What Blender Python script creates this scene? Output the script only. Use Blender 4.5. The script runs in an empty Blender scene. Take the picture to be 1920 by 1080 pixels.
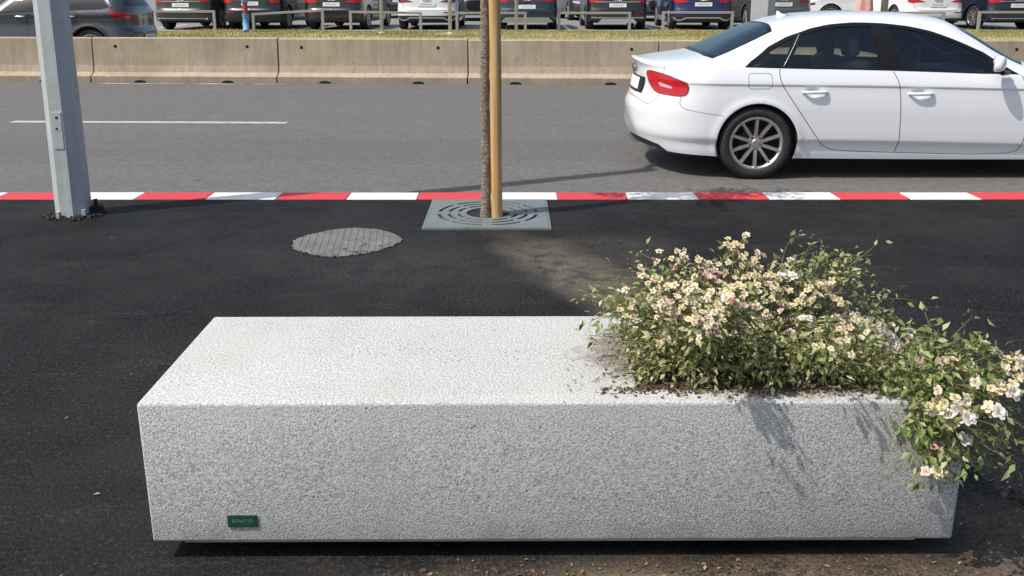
import bpy, bmesh, math, random
import numpy as np
from mathutils import Vector, Matrix
from mathutils.geometry import delaunay_2d_cdt

SC = bpy.context.scene
COL = SC.collection
random.seed(7)
RNG = np.random.default_rng(11)
R = math.radians

# ------------------------------------------------------------------ camera, sky, sun, exposure
cam_d = bpy.data.cameras.new('camera')
cam_d.sensor_fit = 'HORIZONTAL'; cam_d.sensor_width = 36.0
cam_d.lens = 1715.0 / 1920.0 * 36.0
cam_d.shift_y = -(540.0 - 377.0) / 1920.0
cam_d.clip_start = 0.05; cam_d.clip_end = 3000
cam = bpy.data.objects.new('camera', cam_d); COL.objects.link(cam)
cam.location = (0, 0, 1.52)
cam.rotation_euler = (R(90 - 13.0336), 0, 0)
SC.camera = cam

SUN_ELEV = 54.0
LDIR = Vector((0.897, 0.442, -math.tan(R(SUN_ELEV)))).normalized()   # direction the light travels
world = bpy.data.worlds.new('World'); SC.world = world
world.use_nodes = True
wn = world.node_tree.nodes; wl = world.node_tree.links
bgn = wn['Background']; bgn.inputs['Strength'].default_value = 0.15
sky = wn.new('ShaderNodeTexSky'); sky.sky_type = 'NISHITA'; sky.sun_disc = False
sky.sun_elevation = R(SUN_ELEV)
sky.sun_rotation = math.atan2(-LDIR.x, -LDIR.y)
sky.air_density = 1.0; sky.dust_density = 3.0; sky.ozone_density = 1.0
wl.new(sky.outputs[0], bgn.inputs[0])
sun_d = bpy.data.lights.new('sun', 'SUN'); sun_d.energy = 4.2; sun_d.angle = R(0.53); sun_d.color = (1.0, 0.965, 0.90)
sun = bpy.data.objects.new('sun', sun_d); COL.objects.link(sun)
sun.rotation_euler = LDIR.to_track_quat('-Z', 'Y').to_euler()
sun.location = (-6, -3, 14)
vs = SC.view_settings
vs.view_transform = 'Standard'; vs.look = 'None'; vs.exposure = 0.0; vs.gamma = 1.0; vs.use_curve_mapping = False

# ------------------------------------------------------------------ helpers
def tag(o, label=None, cat=None, group=None, kind=None):
    if label: o['label'] = label
    if cat: o['category'] = cat
    if group: o['group'] = group
    if kind: o['kind'] = kind
    return o
def empty(name, loc=(0, 0, 0), rz=0.0, parent=None):
    o = bpy.data.objects.new(name, None); COL.objects.link(o)
    o.empty_display_size = 0.2
    o.location = loc; o.rotation_euler = (0, 0, rz)
    if parent: o.parent = parent
    return o
def mesh_from(name, verts, faces, mats, smooth=False, midx=None, normals=None):
    me = bpy.data.meshes.new(name)
    me.from_pydata([tuple(v) for v in verts], [], [tuple(f) for f in faces])
    if not isinstance(mats, (list, tuple)): mats = [mats]
    for m in mats: me.materials.append(m)
    if midx is not None: me.polygons.foreach_set('material_index', np.asarray(midx, dtype=np.int32))
    if smooth: me.polygons.foreach_set('use_smooth', np.ones(len(me.polygons), dtype=bool))
    me.update()
    if normals is not None: me.normals_split_custom_set_from_vertices([tuple(n) for n in normals])
    return me
def link(name, me, parent=None, loc=None, rz=None):
    o = bpy.data.objects.new(name, me); COL.objects.link(o)
    if parent: o.parent = parent
    if loc is not None: o.location = loc
    if rz is not None: o.rotation_euler = (0, 0, rz)
    return o
def copy_tree(o, parent=None):
    c = o.copy(); COL.objects.link(c)
    if parent: c.parent = parent
    for ch in list(o.children): copy_tree(ch, c)
    return c

class MB:
    """collects shapes for ONE mesh"""
    def __init__(s): s.v = []; s.f = []; s.m = []
    def add(s, vs_, fs, mi=0):
        b = len(s.v); s.v.extend([Vector(p) for p in vs_])
        for f in fs: s.f.append([b + i for i in f]); s.m.append(mi)
    def box(s, a, b, mi=0, mat=None, bev=0.0):
        a = Vector(a); b = Vector(b)
        if bev > 0:
            bm = bmesh.new(); bmesh.ops.create_cube(bm, size=1)
            for v in bm.verts: v.co = Vector(((a.x + b.x) / 2 + v.co.x * (b.x - a.x), (a.y + b.y) / 2 + v.co.y * (b.y - a.y), (a.z + b.z) / 2 + v.co.z * (b.z - a.z)))
            bmesh.ops.bevel(bm, geom=list(bm.edges), offset=bev, segments=2, profile=0.6, affect='EDGES')
            bm.verts.index_update()
            vv = [v.co.copy() for v in bm.verts]; ff = [[v.index for v in f.verts] for f in bm.faces]; bm.free()
        else:
            vv = [Vector((x, y, z)) for x in (a.x, b.x) for y in (a.y, b.y) for z in (a.z, b.z)]
            ff = [(0, 1, 3, 2), (4, 6, 7, 5), (0, 4, 5, 1), (2, 3, 7, 6), (0, 2, 6, 4), (1, 5, 7, 3)]
        if mat: vv = [mat @ p for p in vv]
        s.add(vv, ff, mi)
    def tube(s, pts, rad, n=8, mi=0, caps=True, twist=0.0):
        pts = [Vector(p) for p in pts]; m = len(pts)
        if not isinstance(rad, (list, tuple)): rad = [rad] * m
        t0 = (pts[1] - pts[0]).normalized()
        up = Vector((0, 0, 1)) if abs(t0.z) < 0.9 else Vector((1, 0, 0))
        u = t0.cross(up).normalized(); vv = []
        for i in range(m):
            t = (pts[min(i + 1, m - 1)] - pts[max(i - 1, 0)]).normalized()
            u = (u - t * u.dot(t)).normalized(); w = t.cross(u)
            for k in range(n):
                a = 2 * math.pi * k / n + twist
                vv.append(pts[i] + (u * math.cos(a) + w * math.sin(a)) * rad[i])
        ff = [(i * n + k, i * n + (k + 1) % n, (i + 1) * n + (k + 1) % n, (i + 1) * n + k) for i in range(m - 1) for k in range(n)]
        if caps: ff.append(list(range(n))[::-1]); ff.append([(m - 1) * n + k for k in range(n)])
        s.add(vv, ff, mi)
    def lathe(s, prof, n=32, mi=0, mat=None, close=False):
        """prof: (r, h) about local z"""
        vv = [Vector((r * math.cos(2 * math.pi * k / n), r * math.sin(2 * math.pi * k / n), h)) for r, h in prof for k in range(n)]
        m = len(prof)
        rng = range(m) if close else range(m - 1)
        ff = [(i * n + k, i * n + (k + 1) % n, ((i + 1) % m) * n + (k + 1) % n, ((i + 1) % m) * n + k) for i in rng for k in range(n)]
        if mat: vv = [mat @ p for p in vv]
        s.add(vv, ff, mi)
    def prism(s, poly, h0, h1, mi=0, mat=None):
        """poly in local xy, extruded along z"""
        n = len(poly)
        vv = [Vector((x, y, h)) for h in (h0, h1) for x, y in poly]
        ff = [tuple(range(n))[::-1], tuple(range(n, 2 * n))] + [(i, (i + 1) % n, n + (i + 1) % n, n + i) for i in range(n)]
        if mat: vv = [mat @ p for p in vv]
        s.add(vv, ff, mi)
    def mesh(s, name, mats, smooth=False):
        return mesh_from(name, s.v, s.f, mats, smooth, s.m)
    def obj(s, name, mats, parent=None, smooth=False, loc=None, rz=None):
        me = s.mesh(name, mats, smooth)
        if smooth == 'auto': me.set_sharp_from_angle(angle=R(35))
        return link(name, me, parent, loc, rz)

def pchip(xs, ys):
    xs = np.asarray(xs, float); ys = np.asarray(ys, float)
    h = np.diff(xs); d = np.diff(ys) / h
    m = np.zeros(len(xs)); m[0] = d[0]; m[-1] = d[-1]
    for i in range(1, len(xs) - 1):
        if d[i - 1] * d[i] > 0:
            w1 = 2 * h[i] + h[i - 1]; w2 = h[i] + 2 * h[i - 1]
            m[i] = (w1 + w2) / (w1 / d[i - 1] + w2 / d[i])
    def f(x):
        x = np.clip(np.asarray(x, float), xs[0], xs[-1])
        i = np.clip(np.searchsorted(xs, x) - 1, 0, len(h) - 1)
        t = (x - xs[i]) / h[i]
        return ((1 + 2 * t) * (1 - t) ** 2 * ys[i] + t * (1 - t) ** 2 * h[i] * m[i] + t * t * (3 - 2 * t) * ys[i + 1] + t * t * (t - 1) * h[i] * m[i + 1])
    return f

# ------------------------------------------------------------------ materials
def mat_new(name):
    m = bpy.data.materials.new(name); m.use_nodes = True
    nt = m.node_tree; b = nt.nodes['Principled BSDF']
    return m, nt, b
def simple(name, col, rough=0.5, metal=0.0, coat=0.0, spec=0.5, var=0.0, vscale=8.0, bump=0.0, bscale=60.0, trans=0.0):
    m, nt, b = mat_new(name)
    b.inputs['Base Color'].default_value = (*col, 1); b.inputs['Roughness'].default_value = rough
    b.inputs['Metallic'].default_value = metal; b.inputs['Coat Weight'].default_value = coat
    b.inputs['Coat Roughness'].default_value = 0.03
    b.inputs['Specular IOR Level'].default_value = spec
    if var > 0 or bump > 0:
        tc = nt.nodes.new('ShaderNodeTexCoord')
    if var > 0:
        n = nt.nodes.new('ShaderNodeTexNoise'); n.inputs['Scale'].default_value = vscale; n.inputs['Detail'].default_value = 6
        r = nt.nodes.new('ShaderNodeValToRGB')
        r.color_ramp.elements[0].position = 0.3; r.color_ramp.elements[1].position = 0.7
        r.color_ramp.elements[0].color = (*[c * (1 - var) for c in col], 1); r.color_ramp.elements[1].color = (*[min(1, c * (1 + var)) for c in col], 1)
        nt.links.new(tc.outputs['Object'], n.inputs['Vector']); nt.links.new(n.outputs['Fac'], r.inputs['Fac']); nt.links.new(r.outputs['Color'], b.inputs['Base Color'])
    if bump > 0:
        n2 = nt.nodes.new('ShaderNodeTexNoise'); n2.inputs['Scale'].default_value = bscale; n2.inputs['Detail'].default_value = 4
        bp = nt.nodes.new('ShaderNodeBump'); bp.inputs['Strength'].default_value = bump; bp.inputs['Distance'].default_value = 0.01
        nt.links.new(tc.outputs['Object'], n2.inputs['Vector']); nt.links.new(n2.outputs['Fac'], bp.inputs['Height']); nt.links.new(bp.outputs['Normal'], b.inputs['Normal'])
    return m
class NT:
    """tiny node-graph helper"""
    def __init__(s, nt): s.nt = nt
    def n(s, t, **kw):
        nd = s.nt.nodes.new(t)
        for k, v in kw.items():
            if k.startswith('i_'): nd.inputs[k[2:].replace('_', ' ')].default_value = v
            else: setattr(nd, k, v)
        return nd
    def l(s, a, b): s.nt.links.new(a, b)
    def coord(s, kind='Object'): return s.n('ShaderNodeTexCoord').outputs[kind]
    def mapping(s, vec, scale=(1, 1, 1), loc=(0, 0, 0), rot=(0, 0, 0)):
        m = s.n('ShaderNodeMapping'); s.l(vec, m.inputs[0])
        m.inputs['Location'].default_value = loc; m.inputs['Scale'].default_value = scale; m.inputs['Rotation'].default_value = rot
        return m.outputs[0]
    def noise(s, vec, scale, detail=5, rough=0.55, dist=0.0):
        n = s.n('ShaderNodeTexNoise'); s.l(vec, n.inputs['Vector'])
        n.inputs['Scale'].default_value = scale; n.inputs['Detail'].default_value = detail; n.inputs['Roughness'].default_value = rough; n.inputs['Distortion'].default_value = dist
        return n.outputs['Fac']
    def voro(s, vec, scale, feat='F1', out='Distance', rnd=1.0):
        n = s.n('ShaderNodeTexVoronoi', feature=feat); s.l(vec, n.inputs['Vector'])
        n.inputs['Scale'].default_value = scale; n.inputs['Randomness'].default_value = rnd
        return n.outputs[out]
    def ramp(s, fac, stops, interp='LINEAR'):
        r = s.n('ShaderNodeValToRGB'); r.color_ramp.interpolation = interp
        e = r.color_ramp.elements
        while len(e) < len(stops): e.new(0.5)
        for el, (p, c) in zip(e, stops):
            el.position = p; el.color = (c, c, c, 1) if isinstance(c, (int, float)) else (*c, 1)
        s.l(fac, r.inputs[0]); return r.outputs[0]
    def mix(s, fac, a, b, blend='MIX'):
        m = s.n('ShaderNodeMix', data_type='RGBA', blend_type=blend)
        for k, v in ((0, fac), (6, a), (7, b)):
            sock = m.inputs[k]
            if hasattr(v, 'is_linked'): s.l(v, sock)
            elif isinstance(v, (int, float)): sock.default_value = v if k == 0 else (v, v, v, 1)
            else: sock.default_value = (*v, 1)
        return m.outputs[2]
    def math(s, op, a, b=0.0, clamp=False):
        m = s.n('ShaderNodeMath', operation=op); m.use_clamp = clamp
        for sock, v in ((m.inputs[0], a), (m.inputs[1], b)):
            if hasattr(v, 'is_linked'): s.l(v, sock)
            else: sock.default_value = v
        return m.outputs[0]
    def bump(s, h, strength=0.3, dist=0.01, nrm=None):
        b = s.n('ShaderNodeBump'); b.inputs['Strength'].default_value = strength; b.inputs['Distance'].default_value = dist
        s.l(h, b.inputs['Height'])
        if nrm is not None: s.l(nrm, b.inputs['Normal'])
        return b.outputs[0]
    def sep(s, vec):
        n = s.n('ShaderNodeSeparateXYZ'); s.l(vec, n.inputs[0]); return n.outputs
    def blob(s, co, cx, cy, rx, ry, rot=0.0, soft=0.6, warp=None, warp_amt=0.0):
        """1 inside an ellipse, falling to 0 outside, edge broken by warp noise"""
        m = s.n('ShaderNodeMapping', vector_type='TEXTURE'); s.l(co, m.inputs[0])
        m.inputs['Location'].default_value = (cx, cy, 0); m.inputs['Rotation'].default_value = (0, 0, rot); m.inputs['Scale'].default_value = (rx, ry, 1000)
        ln = s.n('ShaderNodeVectorMath', operation='LENGTH'); s.l(m.outputs[0], ln.inputs[0])
        d = ln.outputs['Value']
        if warp is not None: d = s.math('ADD', d, s.math('MULTIPLY', s.math('SUBTRACT', warp, 0.5), warp_amt))
        mr = s.n('ShaderNodeMapRange', interpolation_type='SMOOTHSTEP'); s.l(d, mr.inputs[0])
        mr.inputs[1].default_value = 1.0 - soft / 2; mr.inputs[2].default_value = 1.0 + soft / 2; mr.inputs[3].default_value = 1.0; mr.inputs[4].default_value = 0.0
        return mr.outputs[0]
def m_sidewalk():
    m, nt, b = mat_new('new_asphalt'); g = NT(nt); co = g.coord()
    fine = g.noise(co, 170, 2, 0.6); coarse = g.noise(co, 62, 3, 0.7); grit = g.math('ADD', g.math('MULTIPLY', fine, 0.5), g.math('MULTIPLY', coarse, 0.5)); stone = g.voro(co, 95); big = g.noise(co, 1.3, 5, 0.6); mid = g.noise(co, 9, 4, 0.6)
    base = g.ramp(grit, [(0.34, (0.0018, 0.0018, 0.0019)), (0.50, (0.0078, 0.0077, 0.0078)), (0.59, (0.024, 0.0235, 0.023)), (0.68, (0.13, 0.126, 0.118))])
    base = g.mix(g.ramp(big, [(0.40, 0.0), (0.68, 0.55)]), base, (0.030, 0.0292, 0.028))
    scuff = g.math('MULTIPLY', g.ramp(g.noise(g.mapping(co, (0.7, 3.5, 1), rot=(0, 0, 0.4)), 2.1, 7, 0.7), [(0.55, 0.0), (0.75, 0.6)]), g.ramp(coarse, [(0.4, 0.0), (0.65, 1.0)]))
    base = g.mix(scuff, base, (0.085, 0.083, 0.079))
    # traffic dust and sand swept onto the asphalt
    wp = g.noise(co, 4.5, 6, 0.65)
    sandn = g.ramp(g.math('ADD', g.math('MULTIPLY', grit, 0.6), g.math('MULTIPLY', mid, 0.4)), [(0.40, 0.05), (0.60, 1.0)])
    dust = [((0.36, 4.80, 0.24, 0.80), 0.45, 0.85, (0.170, 0.148, 0.106)), ((0.60, 5.25, 0.40, 0.35), 0.0, 0.35, (0.12, 0.105, 0.08)), ((0.80, 4.3, 0.35, 0.7), 0.3, 0.20, (0.12, 0.105, 0.08)),
            ((0.95, 1.93, 1.45, 0.27), 0.0, 0.66, (0.31, 0.225, 0.155)), ((0.05, 1.93, 0.55, 0.20), 0.0, 0.6, (0.24, 0.19, 0.13)),
            ((1.42, 2.30, 0.16, 0.30), 0.3, 0.65, (0.20, 0.16, 0.11)), ((-0.45, 4.75, 0.75, 0.42), -0.35, 0.16, (0.12, 0.12, 0.118)),
            ((-1.0, 5.35, 0.75, 0.7), 0.0, 0.10, (0.12, 0.12, 0.118)),
            ((-0.5, 3.5, 1.2, 0.7), 0.0, 0.10, (0.12, 0.118, 0.112))]
    for (cx, cy, rx, ry), rot, amt, c in dust:
        f = g.math('MULTIPLY', g.blob(co, cx, cy, rx, ry, rot, 0.9, wp, 1.3), amt)
        f = g.math('MULTIPLY', f, sandn)
        base = g.mix(f, base, c)
    # pale chips
    chip = g.math('MULTIPLY', g.ramp(g.voro(co, 30), [(0.0, 1.0), (0.08, 1.0), (0.10, 0.0)]), g.ramp(g.noise(co, 2.7, 2), [(0.58, 0.0), (0.66, 0.6)]))
    base = g.mix(g.math('MULTIPLY', chip, 0.5), base, (0.22, 0.21, 0.19))
    g.l(base, b.inputs['Base Color'])
    g.l(g.ramp(mid, [(0.3, 0.62), (0.7, 0.82)]), b.inputs['Roughness'])
    b.inputs['Specular IOR Level'].default_value = 0.14
    h = g.mix(0.5, g.ramp(stone, [(0.0, 1.0), (0.6, 0.0)]), fine)
    g.l(g.bump(h, 0.6, 0.006), b.inputs['Normal'])
    return m
def m_road():
    m, nt, b = mat_new('worn_road_asphalt'); g = NT(nt); co = g.coord()
    grit = g.noise(co, 110, 3, 0.65)
    streak = g.noise(g.mapping(co, (0.22, 2.2, 1)), 1.6, 6, 0.62)
    blot = g.noise(g.mapping(co, (0.8, 1.6, 1)), 3.0, 6, 0.65)
    base = g.ramp(g.math('ADD', g.math('MULTIPLY', grit, 0.5), g.math('MULTIPLY', g.noise(co, 24, 4, 0.7), 0.5)), [(0.32, (0.062, 0.060, 0.056)), (0.5, (0.130, 0.126, 0.119)), (0.68, (0.235, 0.229, 0.218))])
    base = g.mix(g.ramp(streak, [(0.32, 0.0), (0.68, 0.5)]), base, (0.112, 0.105, 0.096))
    base = g.mix(g.ramp(blot, [(0.55, 0.0), (0.75, 0.35)]), base, (0.19, 0.182, 0.168))
    # oily tracks and small tar marks
    y = g.sep(co)[1]
    tr = g.ramp(g.math('ABSOLUTE', g.math('SUBTRACT', g.math('ADD', y, g.math('MULTIPLY', streak, 0.5)), 9.6)), [(0.0, 0.5), (0.6, 0.35), (1.0, 0.0)])
    base = g.mix(g.math('MULTIPLY', tr, 0.55), base, (0.085, 0.080, 0.074))
    spot = g.math('MULTIPLY', g.ramp(g.noise(g.mapping(co, (1.6, 3.2, 1)), 3.2, 3, 0.5), [(0.66, 0.0), (0.71, 1.0)]), 0.35)
    base = g.mix(spot, base, (0.07, 0.067, 0.062))
    # pale dust near the kerb
    nk = g.ramp(y, [(0.0, 0.0), (1.0, 0.0)])
    g.l(base, b.inputs['Base Color']); b.inputs['Roughness'].default_value = 0.82; b.inputs['Specular IOR Level'].default_value = 0.3
    g.l(g.bump(grit, 0.5, 0.006), b.inputs['Normal'])
    return m
def m_paint(name, col, wear=0.25, scale=9.0, under=(0.2, 0.19, 0.18)):
    m, nt, b = mat_new(name); g = NT(nt); co = g.coord()
    n1 = g.noise(co, scale, 7, 0.7); n2 = g.noise(co, 70, 3, 0.6)
    f = g.math('ADD', g.math('MULTIPLY', n1, 0.7), g.math('MULTIPLY', n2, 0.3))
    f = g.ramp(f, [(0.62 - wear * 0.5, 0.0), (0.80 - wear * 0.5, 0.75)])
    c0 = g.mix(g.noise(co, 3, 3), [c * 0.9 for c in col], [min(1, c * 1.06) for c in col])
    g.l(g.mix(f, c0, under), b.inputs['Base Color']); b.inputs['Roughness'].default_value = 0.7
    g.l(g.bump(n2, 0.25, 0.004), b.inputs['Normal'])
    return m
def m_worn_line(name='worn_line_paint', thr=(0.50, 0.56)):
    m, nt, b = mat_new(name); g = NT(nt); co = g.coord()
    n1 = g.noise(g.mapping(co, (1.0, 4.0, 1)), 2.2, 8, 0.75)
    f = g.ramp(n1, [(thr[0], 0.0), (thr[1], 1.0)])
    g.l(g.mix(f, (0.60, 0.59, 0.55), (0.135, 0.128, 0.118)), b.inputs['Base Color']); b.inputs['Roughness'].default_value = 0.75
    return m
def m_planter():
    m, nt, b = mat_new('sandblasted_concrete'); g = NT(nt); co = g.coord()
    gr = g.noise(co, 158, 2, 0.75); cell = g.voro(co, 125); big = g.noise(co, 3.2, 5, 0.6); pit = g.voro(co, 48)
    base = g.ramp(gr, [(0.33, (0.225, 0.227, 0.218)), (0.46, (0.425, 0.43, 0.412)), (0.57, (0.53, 0.533, 0.51)), (0.70, (0.74, 0.74, 0.705))])
    base = g.mix(g.ramp(cell, [(0.02, 0.42), (0.20, 0.0)]), base, (0.22, 0.217, 0.21))
    base = g.mix(g.ramp(big, [(0.35, 0.0), (0.75, 0.22)]), base, (0.60, 0.585, 0.55))
    z_ = g.sep(co)[2]
    pk = g.math('MULTIPLY', g.ramp(pit, [(0.0, 1.0), (0.14, 1.0), (0.20, 0.0)]), g.ramp(g.noise(g.mapping(co, (0.5, 1, 2.6)), 5.0, 2), [(0.57, 0.0), (0.63, 1.0)]))
    base = g.mix(g.math('MULTIPLY', pk, 0.75), base, (0.12, 0.12, 0.12))
    base = g.mix(g.math('MULTIPLY', g.ramp(g.noise(g.mapping(co, (1.0, 1.0, 0.35)), 2.6, 6, 0.65), [(0.48, 0.0), (0.72, 1.0)]), 0.30), base, (0.36, 0.345, 0.315))
    grime = g.math('MULTIPLY', g.ramp(z_, [(0.055, 0.55), (0.13, 0.0)]), g.ramp(g.noise(g.mapping(co, (1, 1, 0.5)), 9, 5, 0.7), [(0.4, 0.0), (0.65, 1.0)]))
    base = g.mix(grime, base, (0.22, 0.195, 0.16))
    # earth spilled over the top beside the planting hole
    x, y, z = g.sep(co)
    wp = g.noise(co, 16, 6, 0.7)
    d = g.blob(co, 1.71, 0.345, 0.50, 0.318, 0, 0.20, wp, 0.55)
    top = g.ramp(z, [(0.449, 0.0), (0.456, 1.0)])
    base = g.mix(g.math('MULTIPLY', g.math('MULTIPLY', d, top), g.ramp(gr, [(0.3, 0.95), (0.7, 0.45)])), base, (0.125, 0.082, 0.055))
    g.l(base, b.inputs['Base Color']); b.inputs['Roughness'].default_value = 0.9; b.inputs['Specular IOR Level'].default_value = 0.25
    h = g.mix(0.5, gr, g.ramp(cell, [(0.0, 0.0), (0.35, 1.0)]))
    h = g.mix(pk, h, (0, 0, 0))
    g.l(g.bump(h, 0.6, 0.0040), b.inputs['Normal'])
    return m
def m_barrier():
    m, nt, b = mat_new('stained_tan_concrete'); g = NT(nt); co = g.coord('Object'); 
    inf = g.n('ShaderNodeObjectInfo').outputs['Random']
    off = g.n('ShaderNodeVectorMath', operation='ADD'); cx = g.n('ShaderNodeCombineXYZ')
    g.l(g.math('MULTIPLY', inf, 37.0), cx.inputs[0]); g.l(co, off.inputs[0]); g.l(cx.outputs[0], off.inputs[1]); cw = off.outputs[0]
    big = g.noise(cw, 1.4, 6, 0.62); run = g.noise(g.mapping(cw, (6.0, 6.0, 0.7)), 2.2, 6, 0.65); fine = g.noise(cw, 40, 4, 0.6)
    base = g.ramp(big, [(0.3, (0.33, 0.265, 0.178)), (0.5, (0.405, 0.332, 0.232)), (0.72, (0.475, 0.395, 0.287))])
    base = g.mix(g.ramp(run, [(0.46, 0.0), (0.7, 0.5)]), base, (0.22, 0.178, 0.125))
    base = g.mix(g.ramp(run, [(0.25, 0.35), (0.42, 0.0)]), base, (0.50, 0.42, 0.31))
    base = g.mix(g.ramp(fine, [(0.35, 0.3), (0.6, 0.0)]), base, (0.2, 0.165, 0.12))
    sp = g.math('MULTIPLY', g.ramp(g.voro(cw, 9.0), [(0.0, 1.0), (0.07, 1.0), (0.11, 0.0)]), g.ramp(g.noise(cw, 1.7, 2), [(0.52, 0.0), (0.6, 0.7)]))
    base = g.mix(sp, base, (0.10, 0.085, 0.065))
    z = g.sep(co)[2]
    foot = g.ramp(z, [(0.0, 0.6), (0.10, 0.35), (0.125, 0.0)])
    base = g.mix(g.math('MULTIPLY', foot, g.ramp(run, [(0.2, 0.5), (0.6, 1.0)])), base, (0.24, 0.205, 0.165))
    g.l(base, b.inputs['Base Color']); b.inputs['Roughness'].default_value = 0.9
    g.l(g.bump(fine, 0.3, 0.006), b.inputs['Normal'])
    return m
def m_bark():
    m, nt, b = mat_new('scaly_bark'); g = NT(nt); co = g.coord()
    v = g.voro(g.mapping(co, (1.25, 1.25, 0.45)), 70, 'DISTANCE_TO_EDGE'); n = g.noise(co, 30, 5, 0.7); n2 = g.noise(co, 7, 3)
    base = g.ramp(n, [(0.3, (0.15, 0.115, 0.085)), (0.5, (0.29, 0.235, 0.18)), (0.75, (0.46, 0.40, 0.33))])
    base = g.mix(g.ramp(v, [(0.0, 0.85), (0.12, 0.0)]), base, (0.085, 0.062, 0.046))
    base = g.mix(g.ramp(n2, [(0.5, 0.0), (0.7, 0.4)]), base, (0.27, 0.26, 0.22))
    g.l(base, b.inputs['Base Color']); b.inputs['Roughness'].default_value = 0.95
    g.l(g.bump(g.mix(0.4, g.ramp(v, [(0.0, 0.0), (0.2, 1.0)]), n), 0.8, 0.008), b.inputs['Normal'])
    return m
def m_stake():
    m, nt, b = mat_new('debarked_pine'); g = NT(nt); co = g.coord()
    gr = g.noise(g.mapping(co, (30, 30, 0.9)), 1.5, 6, 0.6, 0.6); n2 = g.noise(g.mapping(co, (5, 5, 1.3)), 1.5, 4)
    base = g.ramp(gr, [(0.3, (0.36, 0.185, 0.062)), (0.5, (0.55, 0.325, 0.125)), (0.7, (0.66, 0.45, 0.23))])
    base = g.mix(g.ramp(n2, [(0.48, 0.0), (0.68, 0.5)]), base, (0.50, 0.37, 0.21))
    kn = g.ramp(g.voro(g.mapping(co, (1, 1, 0.35)), 5.5), [(0.0, 1.0), (0.07, 0.9), (0.12, 0.0)])
    base = g.mix(g.math('MULTIPLY', kn, 0.8), base, (0.12, 0.06, 0.03))
    g.l(base, b.inputs['Base Color']); b.inputs['Roughness'].default_value = 0.75
    g.l(g.bump(gr, 0.5, 0.004), b.inputs['Normal'])
    return m
def m_galv(name='galvanised_steel', c0=(0.37, 0.395, 0.395), c1=(0.50, 0.525, 0.52), metal=0.1, rough=0.5):
    m, nt, b = mat_new(name); g = NT(nt); co = g.coord()
    sp = g.voro(co, 26, out='Color'); s1 = g.sep(sp)[0]; n = g.noise(co, 3.5, 6, 0.65); run = g.noise(g.mapping(co, (9, 9, 0.6)), 2, 5)
    base = g.mix(g.math('ADD', g.math('MULTIPLY', s1, 0.35), g.math('MULTIPLY', n, 0.65)), c0, c1)
    base = g.mix(g.ramp(run, [(0.5, 0.0), (0.75, 0.35)]), base, [c * 1.25 for c in c1])
    dr = g.ramp(g.noise(co, 14, 6, 0.7), [(0.62, 0.0), (0.75, 0.4)])
    base = g.mix(dr, base, (0.22, 0.20, 0.17))
    g.l(base, b.inputs['Base Color']); b.inputs['Metallic'].default_value = metal
    g.l(g.ramp(n, [(0.3, rough - 0.08), (0.7, rough + 0.15)]), b.inputs['Roughness'])
    return m
def m_grate():
    m, nt, b = mat_new('grey_green_cast_iron'); g = NT(nt); co = g.coord()
    n = g.noise(co, 5, 6, 0.65); f = g.noise(co, 120, 3)
    base = g.ramp(n, [(0.3, (0.155, 0.180, 0.172)), (0.6, (0.205, 0.235, 0.225)), (0.8, (0.27, 0.285, 0.27))])
    base = g.mix(g.ramp(f, [(0.4, 0.25), (0.6, 0.0)]), base, (0.11, 0.13, 0.125))
    g.l(base, b.inputs['Base Color']); b.inputs['Metallic'].default_value = 0.2; b.inputs['Roughness'].default_value = 0.55
    g.l(g.bump(f, 0.15, 0.002), b.inputs['Normal'])
    return m
def m_manhole():
    m, nt, b = mat_new('dusty_iron_cover'); g = NT(nt); co = g.coord()
    n = g.noise(co, 7, 6, 0.7); f = g.noise(co, 90, 4, 0.7); z = g.sep(co)[2]
    base = g.ramp(n, [(0.3, (0.115, 0.108, 0.10)), (0.55, (0.185, 0.178, 0.168)), (0.8, (0.27, 0.26, 0.245))])
    base = g.mix(g.ramp(f, [(0.35, 0.5), (0.55, 0.0)]), base, (0.07, 0.066, 0.062))
    tar = g.math('MULTIPLY', g.ramp(g.noise(co, 11, 5, 0.7), [(0.56, 0.0), (0.60, 1.0)]), g.blob(co, 0.12, -0.20, 0.22, 0.14, 0.2, 0.8))
    base = g.mix(tar, base, (0.028, 0.028, 0.028))
    g.l(base, b.inputs['Base Color']); b.inputs['Metallic'].default_value = 0.15; b.inputs['Roughness'].default_value = 0.7
    g.l(g.bump(f, 0.4, 0.003), b.inputs['Normal'])
    return m
def m_soil():
    m, nt, b = mat_new('dry_soil'); g = NT(nt); co = g.coord()
    n = g.noise(co, 40, 6, 0.7); n2 = g.noise(co, 9, 4)
    base = g.ramp(n, [(0.3, (0.045, 0.028, 0.018)), (0.55, (0.115, 0.075, 0.048)), (0.8, (0.22, 0.155, 0.10))])
    base = g.mix(g.ramp(n2, [(0.45, 0.0), (0.7, 0.4)]), base, (0.16, 0.11, 0.07))
    g.l(base, b.inputs['Base Color']); b.inputs['Roughness'].default_value = 1.0
    g.l(g.bump(n, 1.0, 0.02), b.inputs['Normal'])
    return m
def m_grass_ground():
    m, nt, b = mat_new('dry_turf'); g = NT(nt); co = g.coord()
    n = g.noise(co, 0.5, 5, 0.6); f = g.noise(co, 14, 6, 0.75)
    base = g.ramp(f, [(0.3, (0.22, 0.19, 0.07)), (0.5, (0.36, 0.30, 0.125)), (0.75, (0.50, 0.41, 0.20))])
    base = g.mix(g.ramp(n, [(0.45, 0.0), (0.6, 0.5)]), base, (0.14, 0.145, 0.045))
    g.l(base, b.inputs['Base Color']); b.inputs['Roughness'].default_value = 1.0
    return m
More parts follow.
